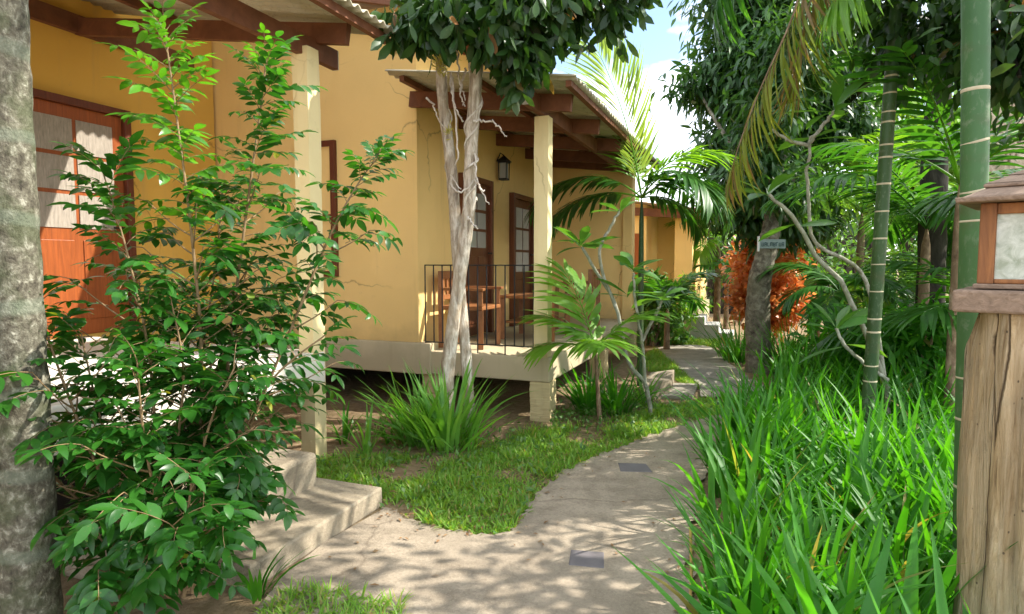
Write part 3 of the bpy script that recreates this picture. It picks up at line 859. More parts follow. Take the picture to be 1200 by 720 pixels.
for (x0, x1, y0, y1) in ((-s + .021, s - .021, -s - .018, -s + .018), (-s + .021, s - .021, s - .018, s + .018), (-s - .018, -s + .018, -s + .021, s - .021), (s - .018, s + .018, -s + .021, s - .021)):
    fr_.box(fp, x0, x1, y0, y1, 1.650, 1.683); fr_.box(fp, x0, x1, y0, y1, 1.4345, 1.449)
fr_.build('lamp_frame', M['lampwood'], LP, bevel=.004)
for (x0, x1, y0, y1) in ((-s + .02, s - .02, -s - .004, -s + .004), (-s + .02, s - .02, s - .004, s + .004), (-s - .004, -s + .004, -s + .02, s - .02), (s - .004, s + .004, -s + .02, s - .02)):
    m = MB(); m.box(fp, x0, x1, y0, y1, 1.449, 1.650); m.build('glass_pane', M['frost'], LP)
rf = MB()
def frust(mb, w0, w1, z0, z1):
    vv = [fp(x * w0, y * w0, z0) for x, y in ((-1, -1), (1, -1), (1, 1), (-1, 1))] + [fp(x * w1, y * w1, z1) for x, y in ((-1, -1), (1, -1), (1, 1), (-1, 1))]
    mb.add(vv, [[3, 2, 1, 0], [4, 5, 6, 7], [0, 1, 5, 4], [1, 2, 6, 5], [2, 3, 7, 6], [3, 0, 4, 7]])
frust(rf, .202, .205, 1.686, 1.702); frust(rf, .190, .135, 1.703, 1.732); frust(rf, .142, .142, 1.733, 1.745); frust(rf, .140, .085, 1.746, 1.772); frust(rf, .09, .035, 1.773, 1.80)
rf.build('lamp_roof', M['oldwood'], LP, bevel=.004)

# ------------------------------------------------------------------ left trunk
LTk = thing('tall_tree', 'lichen mottled grey trunk rising past the shrub at the picture edge', 'tree', (at(35, 700, 2.2)[0], 2.2, 0))
pts = np.array([at(x, y, 2.2) for x, y in ((36, 885), (33, 720), (27, 500), (16, 300), (5, 100), (0, -60), (-8, -400))]); pts[0, 2] = -.02
sp = spline(pts, 70); rng = np.random.default_rng(2)
rad = np.interp(sp[:, 2], [0, .4, 1.2, 2.4, 4], [.115, .094, .080, .076, .07]) * (1 + .022 * np.sin(sp[:, 2] * 30 + 1) + rng.normal(0, .008, 70))
m = MB(); m.tube(sp, rad, 28, 0, .022, rng); m.build('trunk', M['trunk_l'], LTk)
lv = Leaves(); top = sp[-1]
crown(lv, rng, [(top + np.array([-.2, .2, .8]), (1.5, 1.3, .9)), (top + np.array([-1.2, -.4, .5]), (1.1, 1.1, .7))], 150, 12, .14, .055)
lv.emit(MB_ := MB(), P_ovate, 2).build('crown', M['darktree'], LTk)

# ------------------------------------------------------------------ the big shrub
rng = np.random.default_rng(21)
SB = thing('garden_shrub', 'tall glossy green shrub with feathered leaves growing before the orange door', 'shrub', gr(205, 705))
base = gr(205, 700)
stems = [
    [(215, 700, 2.62), (232, 560, 2.62), (236, 415, 2.60), (224, 270, 2.58), (206, 130, 2.58), (192, 30, 2.58)],
    [(225, 695, 2.72), (255, 560, 2.75), (270, 400, 2.78), (290, 240, 2.80), (305, 130, 2.80), (312, 70, 2.8)],
    [(195, 695, 2.55), (185, 560, 2.50), (175, 420, 2.48), (150, 300, 2.45), (120, 200, 2.43)],
    [(220, 690, 2.70), (285, 520, 2.75), (335, 400, 2.80), (385, 280, 2.85), (420, 215, 2.88), (445, 182, 2.90)],
    [(190, 690, 2.48), (120, 560, 2.35), (75, 450, 2.32), (42, 350, 2.30)],
    [(225, 690, 2.62), (255, 560, 2.58), (315, 450, 2.6), (382, 392, 2.62)],
    [(200, 690, 2.45), (190, 620, 2.3), (170, 520, 2.2), (160, 420, 2.15)],
    [(190, 695, 2.6), (130, 620, 2.5), (65, 560, 2.35), (18, 490, 2.26)],
    [(215, 695, 2.75), (225, 500, 2.9), (250, 330, 3.0), (262, 220, 3.0)],
    [(200, 695, 2.5), (205, 650, 2.35), (228, 610, 2.3)],
    [(200, 700, 2.4), (150, 660, 2.3), (105, 620, 2.25)],
    [(205, 695, 2.42), (215, 640, 2.2), (225, 560, 2.12)],
    [(205, 695, 2.5), (222, 600, 2.4), (245, 500, 2.38), (275, 430, 2.4)],
    [(200, 695, 2.5), (150, 590, 2.42), (115, 480, 2.4), (95, 390, 2.4)],
    [(210, 695, 2.6), (205, 560, 2.5), (215, 440, 2.42), (200, 350, 2.4)],
    [(215, 695, 2.75), (225, 600, 2.80), (240, 520, 2.8)],
]
lv = lv_old = Leaves(); lv_sunlit = Leaves(); tw = MB()
for si, st_ in enumerate(stems):
    P = spline([at(*q) for q in st_], 40)
    r0 = .011 if si < 2 else .0085
    tw.tube(P, np.linspace(r0, .0028, 40), 6, 1, .06, rng)
    ln = np.linalg.norm(np.diff(P, axis=0), axis=1).sum()
    dens = {0: 36, 1: 32, 3: 24, 2: 28, 8: 28, 4: 26, 5: 13, 12: 18, 15: 14, 11: 34, 10: 30, 6: 30, 9: 20}.get(si, 22)
    nleaf = int(ln * dens)
    for k in range(nleaf):
        t = .12 + .88 * (k + .5) / nleaf; x = t * 39; i = min(int(x), 38)
        p = P[i] + (P[i + 1] - P[i]) * (x - i); td = nz(P[i + 1] - P[i])
        az = k * 2.4 + rng.normal(0, .5) + si
        out = azel(az, 0)
        low = t < .62
        lv = lv_sunlit if (si == 0 and t > .58) or (si == 1 and t > .93) else lv_old
        if low and rng.uniform() < .65:              # a side twig that carries leaves of its own
            d = nz(out + td * .55 + rng.normal(0, .15, 3)); LL = rng.uniform(.14, .32)
            q = np.array([p + d * LL * u + UP * .05 * u * u for u in np.linspace(0, 1, 5)])
            tw.tube(q, np.linspace(.004, .002, 5), 4, 1, cap=False)
            for u in (.5, .8, 1.0):
                dd = nz(d + azel(az + rng.normal(0, 1.0), rng.uniform(-.5, .5)) * .9)
                pinnate(lv, tw, rng, p + (q[-1] - p) * u, dd, rng.uniform(.13, .20), rng.integers(3, 5), rng.uniform(.066, .094), rng.uniform(.028, .039), rng.uniform(.3, .9))
        else:
            d = nz(out * (.95 - .45 * t) + td * (.25 + .6 * t ** 3) + rng.normal(0, .12, 3))
            s_ = 1.0 - .28 * t ** 3
            pinnate(lv, tw, rng, p, d, rng.uniform(.17, .25) * s_, rng.integers(4, 6), rng.uniform(.076, .10) * s_, rng.uniform(.031, .041) * s_, rng.uniform(.3, .9))
tw.build('stem', [M['stemwood'], M['stemwood']], SB)
lv_old.emit(MB_ := MB(), P_ovate, 4, .22); MB_.build('foliage', M['shrub'], SB)
lv_sunlit.emit(MB_ := MB(), P_ovate, 4, .22); o = MB_.build('sunlit_young_foliage', M['young'], SB); o['label'] = 'pale young leaves of the top shoot with sunlight put into their green'

# ------------------------------------------------------------------ twin-stemmed tree with vine
rng = np.random.default_rng(31)
YT = 5.25
TR = thing('vine_tree', 'pale twin stemmed tree with hanging dark leaves in front of the porch', 'tree', gr(532, 512))
m = MB()
s1 = spline([at(*q) for q in ((522, 515, 5.35), (525, 430, 5.35), (538, 330, 5.33), (549, 250, 5.3), (552, 180, 5.28), (558, 90, 5.25), (566, 20, 5.2), (580, -60, 5.1))], 60)
s2 = spline([at(*q) for q in ((551, 515, 5.42), (547, 430, 5.42), (538, 330, 5.45), (533, 250, 5.42), (527, 180, 5.4), (519, 120, 5.4), (516, 60, 5.4), (512, 10, 5.4))], 60)
m.tube(s1, np.interp(np.arange(60), [0, 10, 30, 59], [.074, .058, .054, .048]), 14, 0, .05, rng); o1 = m.build('trunk', M['trunk_v'], TR)
m = MB(); m.tube(s2, np.interp(np.arange(60), [0, 30, 59], [.050, .048, .044]), 14, 0, .06, rng); m.build('trunk', M['trunk_v'], TR)
lv = Leaves(); br = MB()
tips = [(470, 40, 5.0), (500, 30, 4.9), (540, 20, 4.7), (580, 70, 4.85), (610, 80, 5.0), (640, 60, 5.1), (670, 50, 5.3), (700, 30, 5.4), (735, 20, 5.5), (755, 0, 5.5), (600, 10, 4.6), (650, -10, 4.8), (560, -20, 5.4), (480, -20, 5.2), (620, -40, 5.6), (700, -30, 5.0), (520, 45, 4.75), (590, 85, 5.2), (625, 40, 4.8), (660, 20, 4.9)]
for q in tips:
    e = at(*q); b0 = s1[50] if q[0] > 540 else s2[54]
    P = spline([b0, (b0 + e) / 2 + UP * .25, e], 14)
    br.tube(P, np.linspace(.016, .004, 14), 5, 0, .08, rng)
    for k in range(24):
        t = rng.uniform(.5, 1.05); i = min(int(t * 13), 12); p0 = P[i] + rng.normal(0, .09, 3)
        nl = 7
        d = nz(rng.normal(0, .6, (nl, 3)) - UP * 1.0)
        nn = nz(rng.normal(0, 1, (nl, 3)) * np.array([1, 1, .3]) + np.array([0, -.3, .3]))
        lv.add(p0 + rng.normal(0, .03, (nl, 3)), d, nn, rng.uniform(.14, .22, nl), rng.uniform(.05, .075, nl), rng.uniform(-.2, .6, nl))
br.build('branches', M['trunk_d'], TR)
lv.emit(MB_ := MB(), P_obov, 4, .18); MB_.build('crown', M['treeleaf'], TR)

VN = MB()
def coil(path, i0, i1, turns, r0, rr, ph):
    n = 90; out = []
    for k in range(n):
        f = k / (n - 1); x = i0 + (i1 - i0) * f; i = min(int(x), 58); p = path[i] + (path[i + 1] - path[i]) * (x - i)
        an = ph + turns * 2 * pi * f + .4 * sin(f * 23)
        out.append(p + np.array([cos(an), sin(an), 0]) * (r0 + .012 * sin(f * 31 + ph)))
    VN.tube(np.array(out), rr * (1 + .15 * np.sin(np.arange(n) * .6)), 6, 0, .1, rng)
coil(s1, 27, 47, 3.2, .058, .010, 0); coil(s1, 24, 44, 2.3, .060, .008, 2.2); coil(s2, 26, 48, 1.3, .048, .006, 1.0)
for pts in ([(527, 85, 5.33), (530, 110, 5.2), (535, 130, 5.15), (543, 142, 5.2)], [(545, 80, 5.3), (540, 110, 5.2), (545, 125, 5.18)], [(528, 215, 5.3), (535, 225, 5.2), (547, 222, 5.18), (556, 212, 5.2), (562, 220, 5.15), (567, 228, 5.12), (573, 240, 5.1)],
            [(555, 142, 5.2), (575, 142, 5.1), (583, 148, 5.05), (594, 160, 5.05)], [(500, 115, 5.3), (508, 125, 5.3), (512, 136, 5.32), (520, 150, 5.35)], [(530, 90, 5.33), (537, 175, 5.2), (530, 205, 5.3), (540, 222, 5.2)],
            [(556, 180, 5.2), (560, 215, 5.15), (566, 225, 5.12)], [(548, 255, 5.22), (553, 262, 5.15), (560, 268, 5.12)], [(536, 60, 5.3), (538, 90, 5.25), (545, 118, 5.2)]):
    P = spline([at(*q) for q in pts], 26); P[1:-1] += rng.normal(0, .006, (24, 3)); VN.tube(P, np.linspace(.009, .005, 26), 6, 0, .12, rng)
tag(VN.build('climbing_vine', M['vine'], None, s1[28]), 'pale bare woody vine coiled around the twin stems', 'vine')
lv = Leaves(); 
for nm, lb, spots in (('moss_tuft', 'large yellow green epiphyte tuft near the top of the thinner stem', ((514, 70, 90), (518, 82, 60), (522, 66, 50))), ('moss_tuft', 'small yellow green epiphyte tuft lower on the thinner stem', ((527, 155, 30),))):
    lv = Leaves()
    for (px, py, nn) in spots:
        b0 = at(px, py, 5.33)
        lv.add(b0 + rng.normal(0, .03, (nn, 3)), nz(rng.normal(0, 1, (nn, 3)) + UP * .8), rng.normal(0, 1, (nn, 3)), rng.uniform(.03, .08, nn), .010, .6)
    tag(lv.emit(MB(), P_strap, 2, .2).build(nm, M['moss'], None, at(*spots[0][:2], 5.33)), lb, 'epiphyte', 'epiphyte tufts on the vine tree')

# ------------------------------------------------------------------ strap-leaved clumps
def strap_plant(px, py, n, L, W, label, mat=M['strap'], spread=.42, rad=.10, seed=0, name='strap_leaf_plant', group='strap leaved clumps beside the path', segs=7):
    rng = np.random.default_rng(seed + 100); b0 = gr(px, py); lv = Leaves()
    clump(lv, rng, b0, n, L, W, spread, rad)
    o = lv.emit(MB(), P_strap, segs, .22).build(name, mat, None, b0)
    return tag(o, label, 'plant', group)
strap_plant(525, 526, 110, .74, .038, 'big strap leaved clump around the foot of the vine tree', M['strap_pale'], .38, .24, 1)
strap_plant(490, 522, 60, .66, .034, 'strap leaved clump in front of the peach wall, joining the tree clump', M['strap_pale'], .36, .18, 2)
strap_plant(428, 535, 12, .55, .030, 'sparse pale strap leaved plant beside the cream post', M['strap_pale'], .33, .07, 3)
strap_plant(404, 520, 10, .40, .030, 'short strap leaved tuft in the dark gap behind the cream post', M['strap'], .25, .05, 4)
strap_plant(455, 520, 9, .30, .022, 'tiny strap leaved tuft on bare soil before the peach wall', M['strap'], .4, .05, 5)
strap_plant(690, 484, 60, .62, .034, 'dark upright strap leaved clump against the porch slab', M['strap'], .28, .14, 6)
strap_plant(722, 486, 60, .58, .034, 'strap leaved clump under the small feather palm', M['strap'], .33, .14, 7)
strap_plant(757, 476, 26, .45, .03, 'pale strap leaved tuft next to the chunky step block', M['strap_pale'], .5, .09, 8)
strap_plant(865, 424, 130, .78, .026, 'bright fountain grass tuft left of the signed trunk', M['strap'], .42, .28, 9, 'grass_tuft', 'grass tufts around the signed trunk')
strap_plant(925, 440, 150, .85, .028, 'dark fountain grass tuft right of the signed trunk', M['strap'], .42, .36, 10, 'grass_tuft', 'grass tufts around the signed trunk')
strap_plant(975, 436, 140, .85, .028, 'fountain grass tuft beside the plumeria stems', M['strap'], .42, .36, 11, 'grass_tuft', 'grass tufts around the signed trunk')
strap_plant(300, 700, 16, .30, .020, 'thin strap leaved tuft at the end of the long low step', M['strap'], .4, .06, 12, segs=6)

# ------------------------------------------------------------------ tall grass bed (uncountable)
rng = np.random.default_rng(41)
BED = [gr(824, 720), gr(826, 650), gr(830, 602), gr(846, 552), gr(858, 526), gr(890, 498), gr(950, 470), gr(1010, 452), gr(1130, 446), gr(1290, 470), np.array([2.6, 2.2, 0]), np.array([1.9, 1.5, 0]), np.array([.80, 1.55, 0]), np.array([.76, 2.0, 0])]
lv = Leaves(); lvw = Leaves()
X = scatter(BED, 560, rng)
for x, y in X:
    if (x - LX) ** 2 + (y - LY) ** 2 < .06: continue
    near = y < 2.6
    dist = y
    h = np.interp(y, [1.4, 2.2, 3.5, 6.5], [.50, .62, .74, .80])
    nb = int(rng.integers(8, 13))
    clump(lv, rng, np.array([x, y, 0]), nb, h * rng.uniform(.85, 1.12), rng.uniform(.030, .052), .28, .07, .5)
kind(lv.emit(MB(), P_strap, 7, .25).build('tall_grass', M['strap']), 'stuff')
# broad-leaved individual plants near the camera
for k, (px, py, Y, n, L, W, lab) in enumerate(((905, 0, 1.95, 13, .72, .064, 'broad bladed green plant at the front of the tall grass bed'), (1010, 0, 1.75, 12, .82, .070, 'broad bladed plant with long arching leaves beside the log post'), (1085, 0, 2.15, 12, .80, .064, 'broad bladed plant behind the foot of the log post'), (1178, 0, 1.42, 9, .80, .058, 'broad bladed plant standing before the split log post'), (868, 0, 2.15, 11, .56, .044, 'broad bladed plant spilling over the path edge'))):
    rr = np.random.default_rng(300 + k); x = (px - CX) / FPX * Y; l2 = Leaves()
    clump(l2, rr, np.array([x, Y, 0]), n, L, W, .38, .06, .7)
    tag(l2.emit(MB(), P_strap, 9, .28).build('broad_blade_plant', M['broad'], None, (x, Y, 0)), lab, 'plant', 'broad bladed plants in the grass bed')

# ------------------------------------------------------------------ lawn, weeds, litter (uncountable)
rng = np.random.default_rng(51)
LAWN = list(lawn_edge[:-6]) + [gr(832, 468), gr(800, 472), gr(745, 484), gr(700, 498), gr(640, 506), gr(590, 516), gr(540, 528), gr(480, 536), gr(430, 534), gr(372, 540), gr(362, 565)]
X = scatter(LAWN, 34000, rng)
keep = np.array([mnoise.noise(Vector((x * 2.2, y * 2.2, 3))) for x, y in X]) + rng.normal(0, .14, len(X)) > -.22
X = X[keep]; n = len(X)
lv = Leaves(); az = rng.uniform(0, 2 * pi, n); el = rng.uniform(.35, 1.4, n)
d = np.stack([np.cos(el) * np.cos(az), np.cos(el) * np.sin(az), np.sin(el)], 1)
hv = np.array([.75 + 1.5 * max(0, mnoise.noise(Vector((x * 3.1, y * 3.1, 9)))) + .35 * mnoise.noise(Vector((x * 9, y * 9, 2))) for x, y in X])
lv.add(np.column_stack([X, np.zeros(n)]), d, np.stack([-np.cos(az), -np.sin(az), np.full(n, .5)], 1), hv * rng.uniform(.035, .10, n), rng.uniform(.006, .013, n), rng.uniform(.2, 1.3, n))
# strip of lawn past the slabs and by the far path
for poly, cnt in (([gr(768, 410), gr(790, 428), gr(805, 442), gr(822, 458), gr(806, 452), gr(790, 446), gr(760, 436), gr(752, 420)], 5000), ([gr(790, 404), gr(842, 408), gr(850, 396), gr(800, 392), gr(770, 398)], 4000), ([gr(255, 770), gr(305, 722), gr(345, 690), gr(470, 712), gr(480, 800), gr(300, 860)], 2600)):
    X = scatter(poly, cnt, rng); n = len(X); az = rng.uniform(0, 2 * pi, n); el = rng.uniform(.5, 1.4, n)
    d = np.stack([np.cos(el) * np.cos(az), np.cos(el) * np.sin(az), np.sin(el)], 1)
    lv.add(np.column_stack([X, np.zeros(n)]), d, np.stack([-np.cos(az), -np.sin(az), np.full(n, .5)], 1), rng.uniform(.05, .11, n), rng.uniform(.006, .012, n), rng.uniform(.2, 1.3, n))
kind(lv.emit(MB(), P_strap, 3, .15).build('lawn_grass', M['lawn']), 'stuff')
lv = Leaves()
WEED = [gr(640, 508), gr(760, 486), gr(780, 472), gr(720, 470), gr(655, 482)]
for poly, cnt in ((WEED, 900), (LAWN, 700), ([gr(390, 520), gr(470, 540), gr(600, 528), gr(640, 505), gr(620, 500), gr(400, 505)], 260), ([gr(750, 415), gr(765, 400), gr(800, 398), gr(790, 392), gr(745, 398)], 400), ([gr(910, 440), gr(840, 400), gr(900, 392), gr(1000, 425)], 1500), ([gr(820, 600), gr(850, 526), gr(900, 500), gr(980, 470), gr(1100, 600), gr(900, 720), gr(815, 700)], 900)):
    X = scatter(poly, cnt, rng); n = len(X)
    lv.add(np.column_stack([X, rng.uniform(.01, .12, n)]), nz(rng.normal(0, 1, (n, 3)) + UP * .3), nz(rng.normal(0, .4, (n, 3)) + UP), rng.uniform(.03, .07, n), rng.uniform(.014, .03, n), .4)
kind(lv.emit(MB(), P_ovate, 2, .2).build('ground_weeds', M['weed']), 'stuff')
lv = Leaves(); en = np.concatenate([lawn_edge, near_right])[:, :2]; en = en[rng.integers(0, len(en), 170)] + rng.normal(0, .10, (170, 2))
X = np.concatenate([scatter(NEAR, 45, rng), en, scatter(LAWN, 120, rng), scatter([gr(380, 540), gr(600, 525), gr(560, 505), gr(390, 510)], 160, rng)]); n = len(X)
az = rng.uniform(0, 2 * pi, n)
lv.add(np.column_stack([X, np.full(n, .028)]), np.stack([np.cos(az), np.sin(az), np.full(n, .15)], 1), nz(rng.normal(0, .25, (n, 3)) + UP), rng.uniform(.015, .05, n), rng.uniform(.008, .02, n), .5)
kind(lv.emit(MB(), P_ovate, 2, .2).build('leaf_litter', M['litter']), 'stuff')

# ------------------------------------------------------------------ palms
def areca(name, label, path_px, r0, r1, rings, mat, seed, crown_fr, group):
    rng = np.random.default_rng(seed)
    P = spline([at(*q) for q in path_px], 60); P[0, 2] = min(P[0, 2], 0)
    rad = np.linspace(r0, r1, 60) * (1 + rng.normal(0, .008, 60)); rad[:3] *= np.array([1.25, 1.12, 1.04])
    t = thing(name, label, 'palm', P[0] * np.array([1, 1, 0]), group)
    m = MB(); m.tube(P, rad, 24, 0)
    for (py, tilt) in rings:
        k = int(np.argmin([abs((CY - FPX * np.tan(np.arctan2(p[2] - EYE, p[1]) + PITCH)) - py) for p in P]))
        kk = min(max(k, 1), 58); td = nz(P[kk + 1] - P[kk - 1])
        ax = nz(td + np.array([tilt, 0, 0]))
        h = rng.uniform(.004, .0075); tilt = tilt + rng.normal(0, .06)
        c = P[kk]; m.tube([c - ax * h, c - ax * h * .5, c + ax * h * .5, c + ax * h], [rad[kk] * 1.002, rad[kk] * 1.022, rad[kk] * 1.022, rad[kk] * 1.002], 24, 1, cap=False)
    m.build('trunk', [mat, M['ring']], t)
    top = P[-1]
    for k, kw in enumerate(crown_fr):
        kw = dict(kw); lab = kw.pop('lab', 0)
        o = frond_part('frond', t, kw.pop('mats', [M['palm'], M['areca']]), seed * 10 + k, b=top, **kw)
        if lab: o['label'] = 'brown and yellow dying frond hanging down'
    return t
def crown_set(n, el0, L, seed, ll=.5):
    r = np.random.default_rng(seed)
    return [dict(az=2 * pi * k / n + r.uniform(-.25, .25), el=el0 + r.uniform(-.3, .3), L=L * r.uniform(.85, 1.1), droop=r.uniform(1.0, 1.6), nl=34, ll=ll, lw=.032, hang=.5) for k in range(n)]
areca('areca_palm', 'thick smooth green palm trunk standing right behind the log lamp post', [(1128, 870, 2.5), (1131, 700, 2.5), (1136, 450, 2.5), (1141, 250, 2.5), (1143, 100, 2.5), (1143, -100, 2.5), (1140, -1150, 2.5)], .046, .048,
      [(110, 0), (160, -.25), (222, -.2), (263, -.04), (442, 0), (490, 0), (570, .05), (640, 0)], M['areca'], 61, crown_set(8, 1.0, 1.9, 1), 'ringed green palm trunks')
areca('areca_palm', 'slender leaning green palm trunk with many pale rings in the grass bed', [(1017, 470, 4.6), (1020, 440, 4.6), (1030, 300, 4.6), (1040, 150, 4.6), (1047, 50, 4.6), (1052, -30, 4.6), (1054, -80, 4.6)], .048, .042,
      [(y, -.05) for y in (93, 110, 128, 144, 166, 190, 222, 252, 276, 305, 336, 366, 396, 424, 444)], M['areca_d'], 62, [
    dict(az=pi, el=0, L=1, droop=0, via=[(990, -150, 4.7), (915, -140, 4.8), (860, -60, 4.8), (838, 10, 4.8)], nl=50, ll=.52, lw=.04, hang=1.7, a0=55, a1=25, lift=-.1),
    dict(az=pi, el=0, L=1, droop=0, via=[(1040, -75, 4.5), (1010, -45, 4.4), (975, 5, 4.35)], nl=40, ll=.55, lw=.042, hang=1.0, mats=[M['palm_bright'], M['palm_bright']]),
    dict(az=-1.9, el=.35, L=1.2, droop=1.4, nl=34, ll=.6, lw=.045, hang=.9, mats=[M['palm_bright'], M['palm_bright']]),
    dict(az=-.3, el=.7, L=2.0, droop=1.4, nl=40, ll=.6, lw=.045, hang=.8),
    dict(az=.7, el=.9, L=2.0, droop=1.3, nl=40, ll=.6, lw=.045, hang=.8),
    dict(az=1.7, el=1.0, L=2.0, droop=1.3, nl=40, ll=.6, lw=.045, hang=.8),
    dict(az=2.5, el=1.1, L=2.0, droop=1.3, nl=40, ll=.6, lw=.045, hang=.8),
    dict(az=pi, el=0, L=1, droop=0, via=[(1010, -110, 4.5), (955, -50, 4.5), (925, 30, 4.5), (893, 100, 4.5), (868, 165, 4.5), (852, 215, 4.5)], nl=64, ll=.40, lw=.026, hang=1.9, a0=50, a1=25, t0=.2, lift=-.1, jit=.22, bend=.5, mats=[M['dryfrond'], M['trunk_p']], lab=1),
    dict(az=pi, el=0, L=1, droop=0, via=[(1015, -100, 4.55), (965, -40, 4.6), (940, 40, 4.6), (925, 110, 4.6)], nl=46, ll=.42, lw=.024, hang=2.4, a0=40, a1=20, t0=.15, lift=-.1, jit=.35, bend=.5, mats=[M['dryfrond'], M['trunk_p']], lab=1)],
    'ringed green palm trunks')

# feather palm beside the porch
def palm(name, label, base, top, r0, mats, fronds, seed, cat='palm', group=None, tmat=M['trunk_p'], mid=None):
    t = thing(name, label, cat, base, group); rng = np.random.default_rng(seed)
    pts = [np.asarray(base, float), np.asarray(top, float)] if mid is None else [np.asarray(base, float), np.asarray(mid, float), np.asarray(top, float)]
    P = spline(pts, 24); m = MB(); m.tube(P, np.concatenate([np.linspace(r0 * 1.2, r0 * .8, 20), r0 * np.array([.68, .5, .32, .18])]), 10, 0, .05, rng); m.build('trunk', tmat, t)
    for k, kw in enumerate(fronds):
        kw = dict(kw); b = kw.pop('b', P[-1]); mt = kw.pop('mats', mats)
        frond_part('frond', t, mt, seed * 20 + k, b=b, **kw)
    return t
b0 = gr(750, 452); tp = at(752, 232, b0[1])
palm('feather_palm', 'slim feather palm leaning over the porch corner with striped pale fronds', b0, tp, .035, [M['palm'], M['palm_bright']], [
    dict(az=pi - .25, el=.75, L=1.5, droop=1.75, nl=40, ll=.50, lw=.054, hang=.6, t0=.2),
    dict(az=pi - .5, el=.35, L=1.3, droop=1.2, nl=36, ll=.46, lw=.054, hang=.7, t0=.2),
    dict(az=-.3, el=.75, L=1.2, droop=2.1, nl=38, ll=.44, lw=.050, hang=.5, t0=.15),
    dict(az=-.9, el=.9, L=1.2, droop=2.2, nl=38, ll=.44, lw=.050, hang=.5, t0=.15),
    dict(az=.1, el=.2, L=.9, droop=1.5, nl=34, ll=.40, lw=.046, hang=.7, t0=.12),
    dict(az=-.6, el=1.15, L=1.1, droop=1.5, nl=34, ll=.42, lw=.046, hang=.4, mats=[M['palm_bright'], M['palm_bright']]),
    dict(az=.5, el=.6, L=1.2, droop=1.6, nl=32, ll=.38, lw=.032, hang=.5),
    dict(az=pi + .6, el=1.35, L=1.75, droop=.45, nl=48, ll=.72, lw=.026, hang=-.1, mats=[M['palm_pale'], M['palm_bright']], a0=55, a1=30, t0=.12),
    dict(az=2.0, el=1.25, L=1.3, droop=.9, nl=34, ll=.42, lw=.03, hang=.2, mats=[M['palm_bright'], M['palm_bright']]),
], 71, tmat=M['areca_d'])
b0 = gr(703, 500); tp = at(698, 412, b0[1])
palm('young_palm', 'young palm with ribbed yellow green fronds beside the porch slab', b0, tp, .020, [M['palm_bright'], M['palm_bright']], [
    dict(az=pi / 2 + .9, el=1.3, L=.78, droop=.35, nl=17, ll=.44, lw=.062, hang=.25, a0=68, a1=35, t0=.12, lift=.15, bend=.7),
    dict(az=-.15, el=1.0, L=.62, droop=.8, nl=15, ll=.38, lw=.056, hang=.3, a0=70, a1=38, t0=.15),
    dict(az=pi + .2, el=.45, L=.55, droop=.8, nl=14, ll=.34, lw=.056, hang=.3, t0=.15),
    dict(az=pi - .1, el=.95, L=.6, droop=.8, nl=14, ll=.36, lw=.056, hang=.3, t0=.15),
    dict(az=-pi / 2, el=.65, L=.6, droop=.9, nl=15, ll=.36, lw=.058, hang=.2, t0=.12),
], 72, tmat=M['trunk_p'])

# dense tree: curved grey trunk carrying the name board
b0 = gr(890, 436); YS = b0[1]
pth = [b0, at(888, 380, YS), at(890, 330, YS), at(899, 292, YS), at(908, 230, YS + .2), at(905, 140, YS + .6), at(900, 40, YS + .9)]
SP = thing('dense_tree', 'dense dark green tree on a curved grey trunk that carries a small name board', 'tree', b0)
rng = np.random.default_rng(73); P = spline(pth, 60)
m = MB(); m.tube(P, np.interp(np.arange(60), [0, 4, 20, 59], [.20, .165, .15, .07]), 18, 0, .06, rng)
YD = 9.6
bl = [(845, 95, .52, .6), (885, 60, .7, .9), (930, 110, .75, .85), (850, 170, .46, .42), (905, 205, .75, .52), (960, 50, .85, 1.0), (985, 150, .62, .42), (862, 245, .42, .30), (930, 255, .62, .36), (812, 95, .26, .26), (870, -20, .8, .75), (833, 210, .22, .26), (900, 262, .42, .26), (800, 110, .16, .14)]
front = [(905, 120, .5, .7), (915, 220, .42, .38), (880, 190, .4, .4), (930, 60, .5, .6)]
blobs = [(at(x, y, YD), (a, a * .95, c)) for x, y, a, c in bl] + [(at(x, y, YS - .15), (a, .3, c)) for x, y, a, c in front]
for (c, r) in blobs[:11]:
    e = np.asarray(c); m.tube(spline([P[38], (P[38] + e) / 2 + rng.normal(0, .12, 3), e], 12), np.linspace(.06, .012, 12), 6, 0, .08, rng)
m.build('trunk', M['trunk_s'], SP)
lv = Leaves(); crown(lv, rng, blobs, 1700, 16, .20, .056, .75, .15, .3)
lv.emit(MB_ := MB(), P_lance, 3, .18); MB_.build('crown', M['darktree'], SP)
# name board on that trunk
sc_ = at(905, 286, YS - .22); fs = Fr(sc_[0], sc_[1], R(4))
SG = thing('name_board', 'little white name board with dark lettering fixed to the curved grey trunk', 'sign', sc_)
m = MB(); m.box(fs, -.18, .18, -.008, .008, sc_[2] - .06, sc_[2] + .06); m.build('board', simple('grey_green_paint', (.27, .33, .32), .6, .3, .25, 20, .2), SG, bevel=.003)
m = MB(); m.box(fs, -.198, -.18, -.02, .02, sc_[2] - .10, sc_[2] + .10); m.build('end_batten', M['plastic'], SG, bevel=.003)
tx = MB(); rr = np.random.default_rng(8)
for k in range(8):                       # unreadable at this distance: strokes as they look
    x = -.175 + k * .047; zc = sc_[2] - .006
    def pt(u, w_): return fs((x + u) * .84, -.012, zc + w_ * .8)
    tx.beam(pt(0, -.032), pt(0, .03), .004, .008)
    if k % 3 != 2: tx.beam(pt(.026, -.032), pt(.026, .03), .004, .008)
    tx.beam(pt(0, .03 if k % 2 else -.03), pt(.026, .03 if k % 2 else -.03), .004, .008)
    if k % 3 == 1: tx.beam(pt(0, 0), pt(.026, .0), .004, .008)
M['ink'] = simple('dark_teal_ink', (.05, .11, .12), .6, .3, .3)
tx.build('lettering', M['ink'], SG)

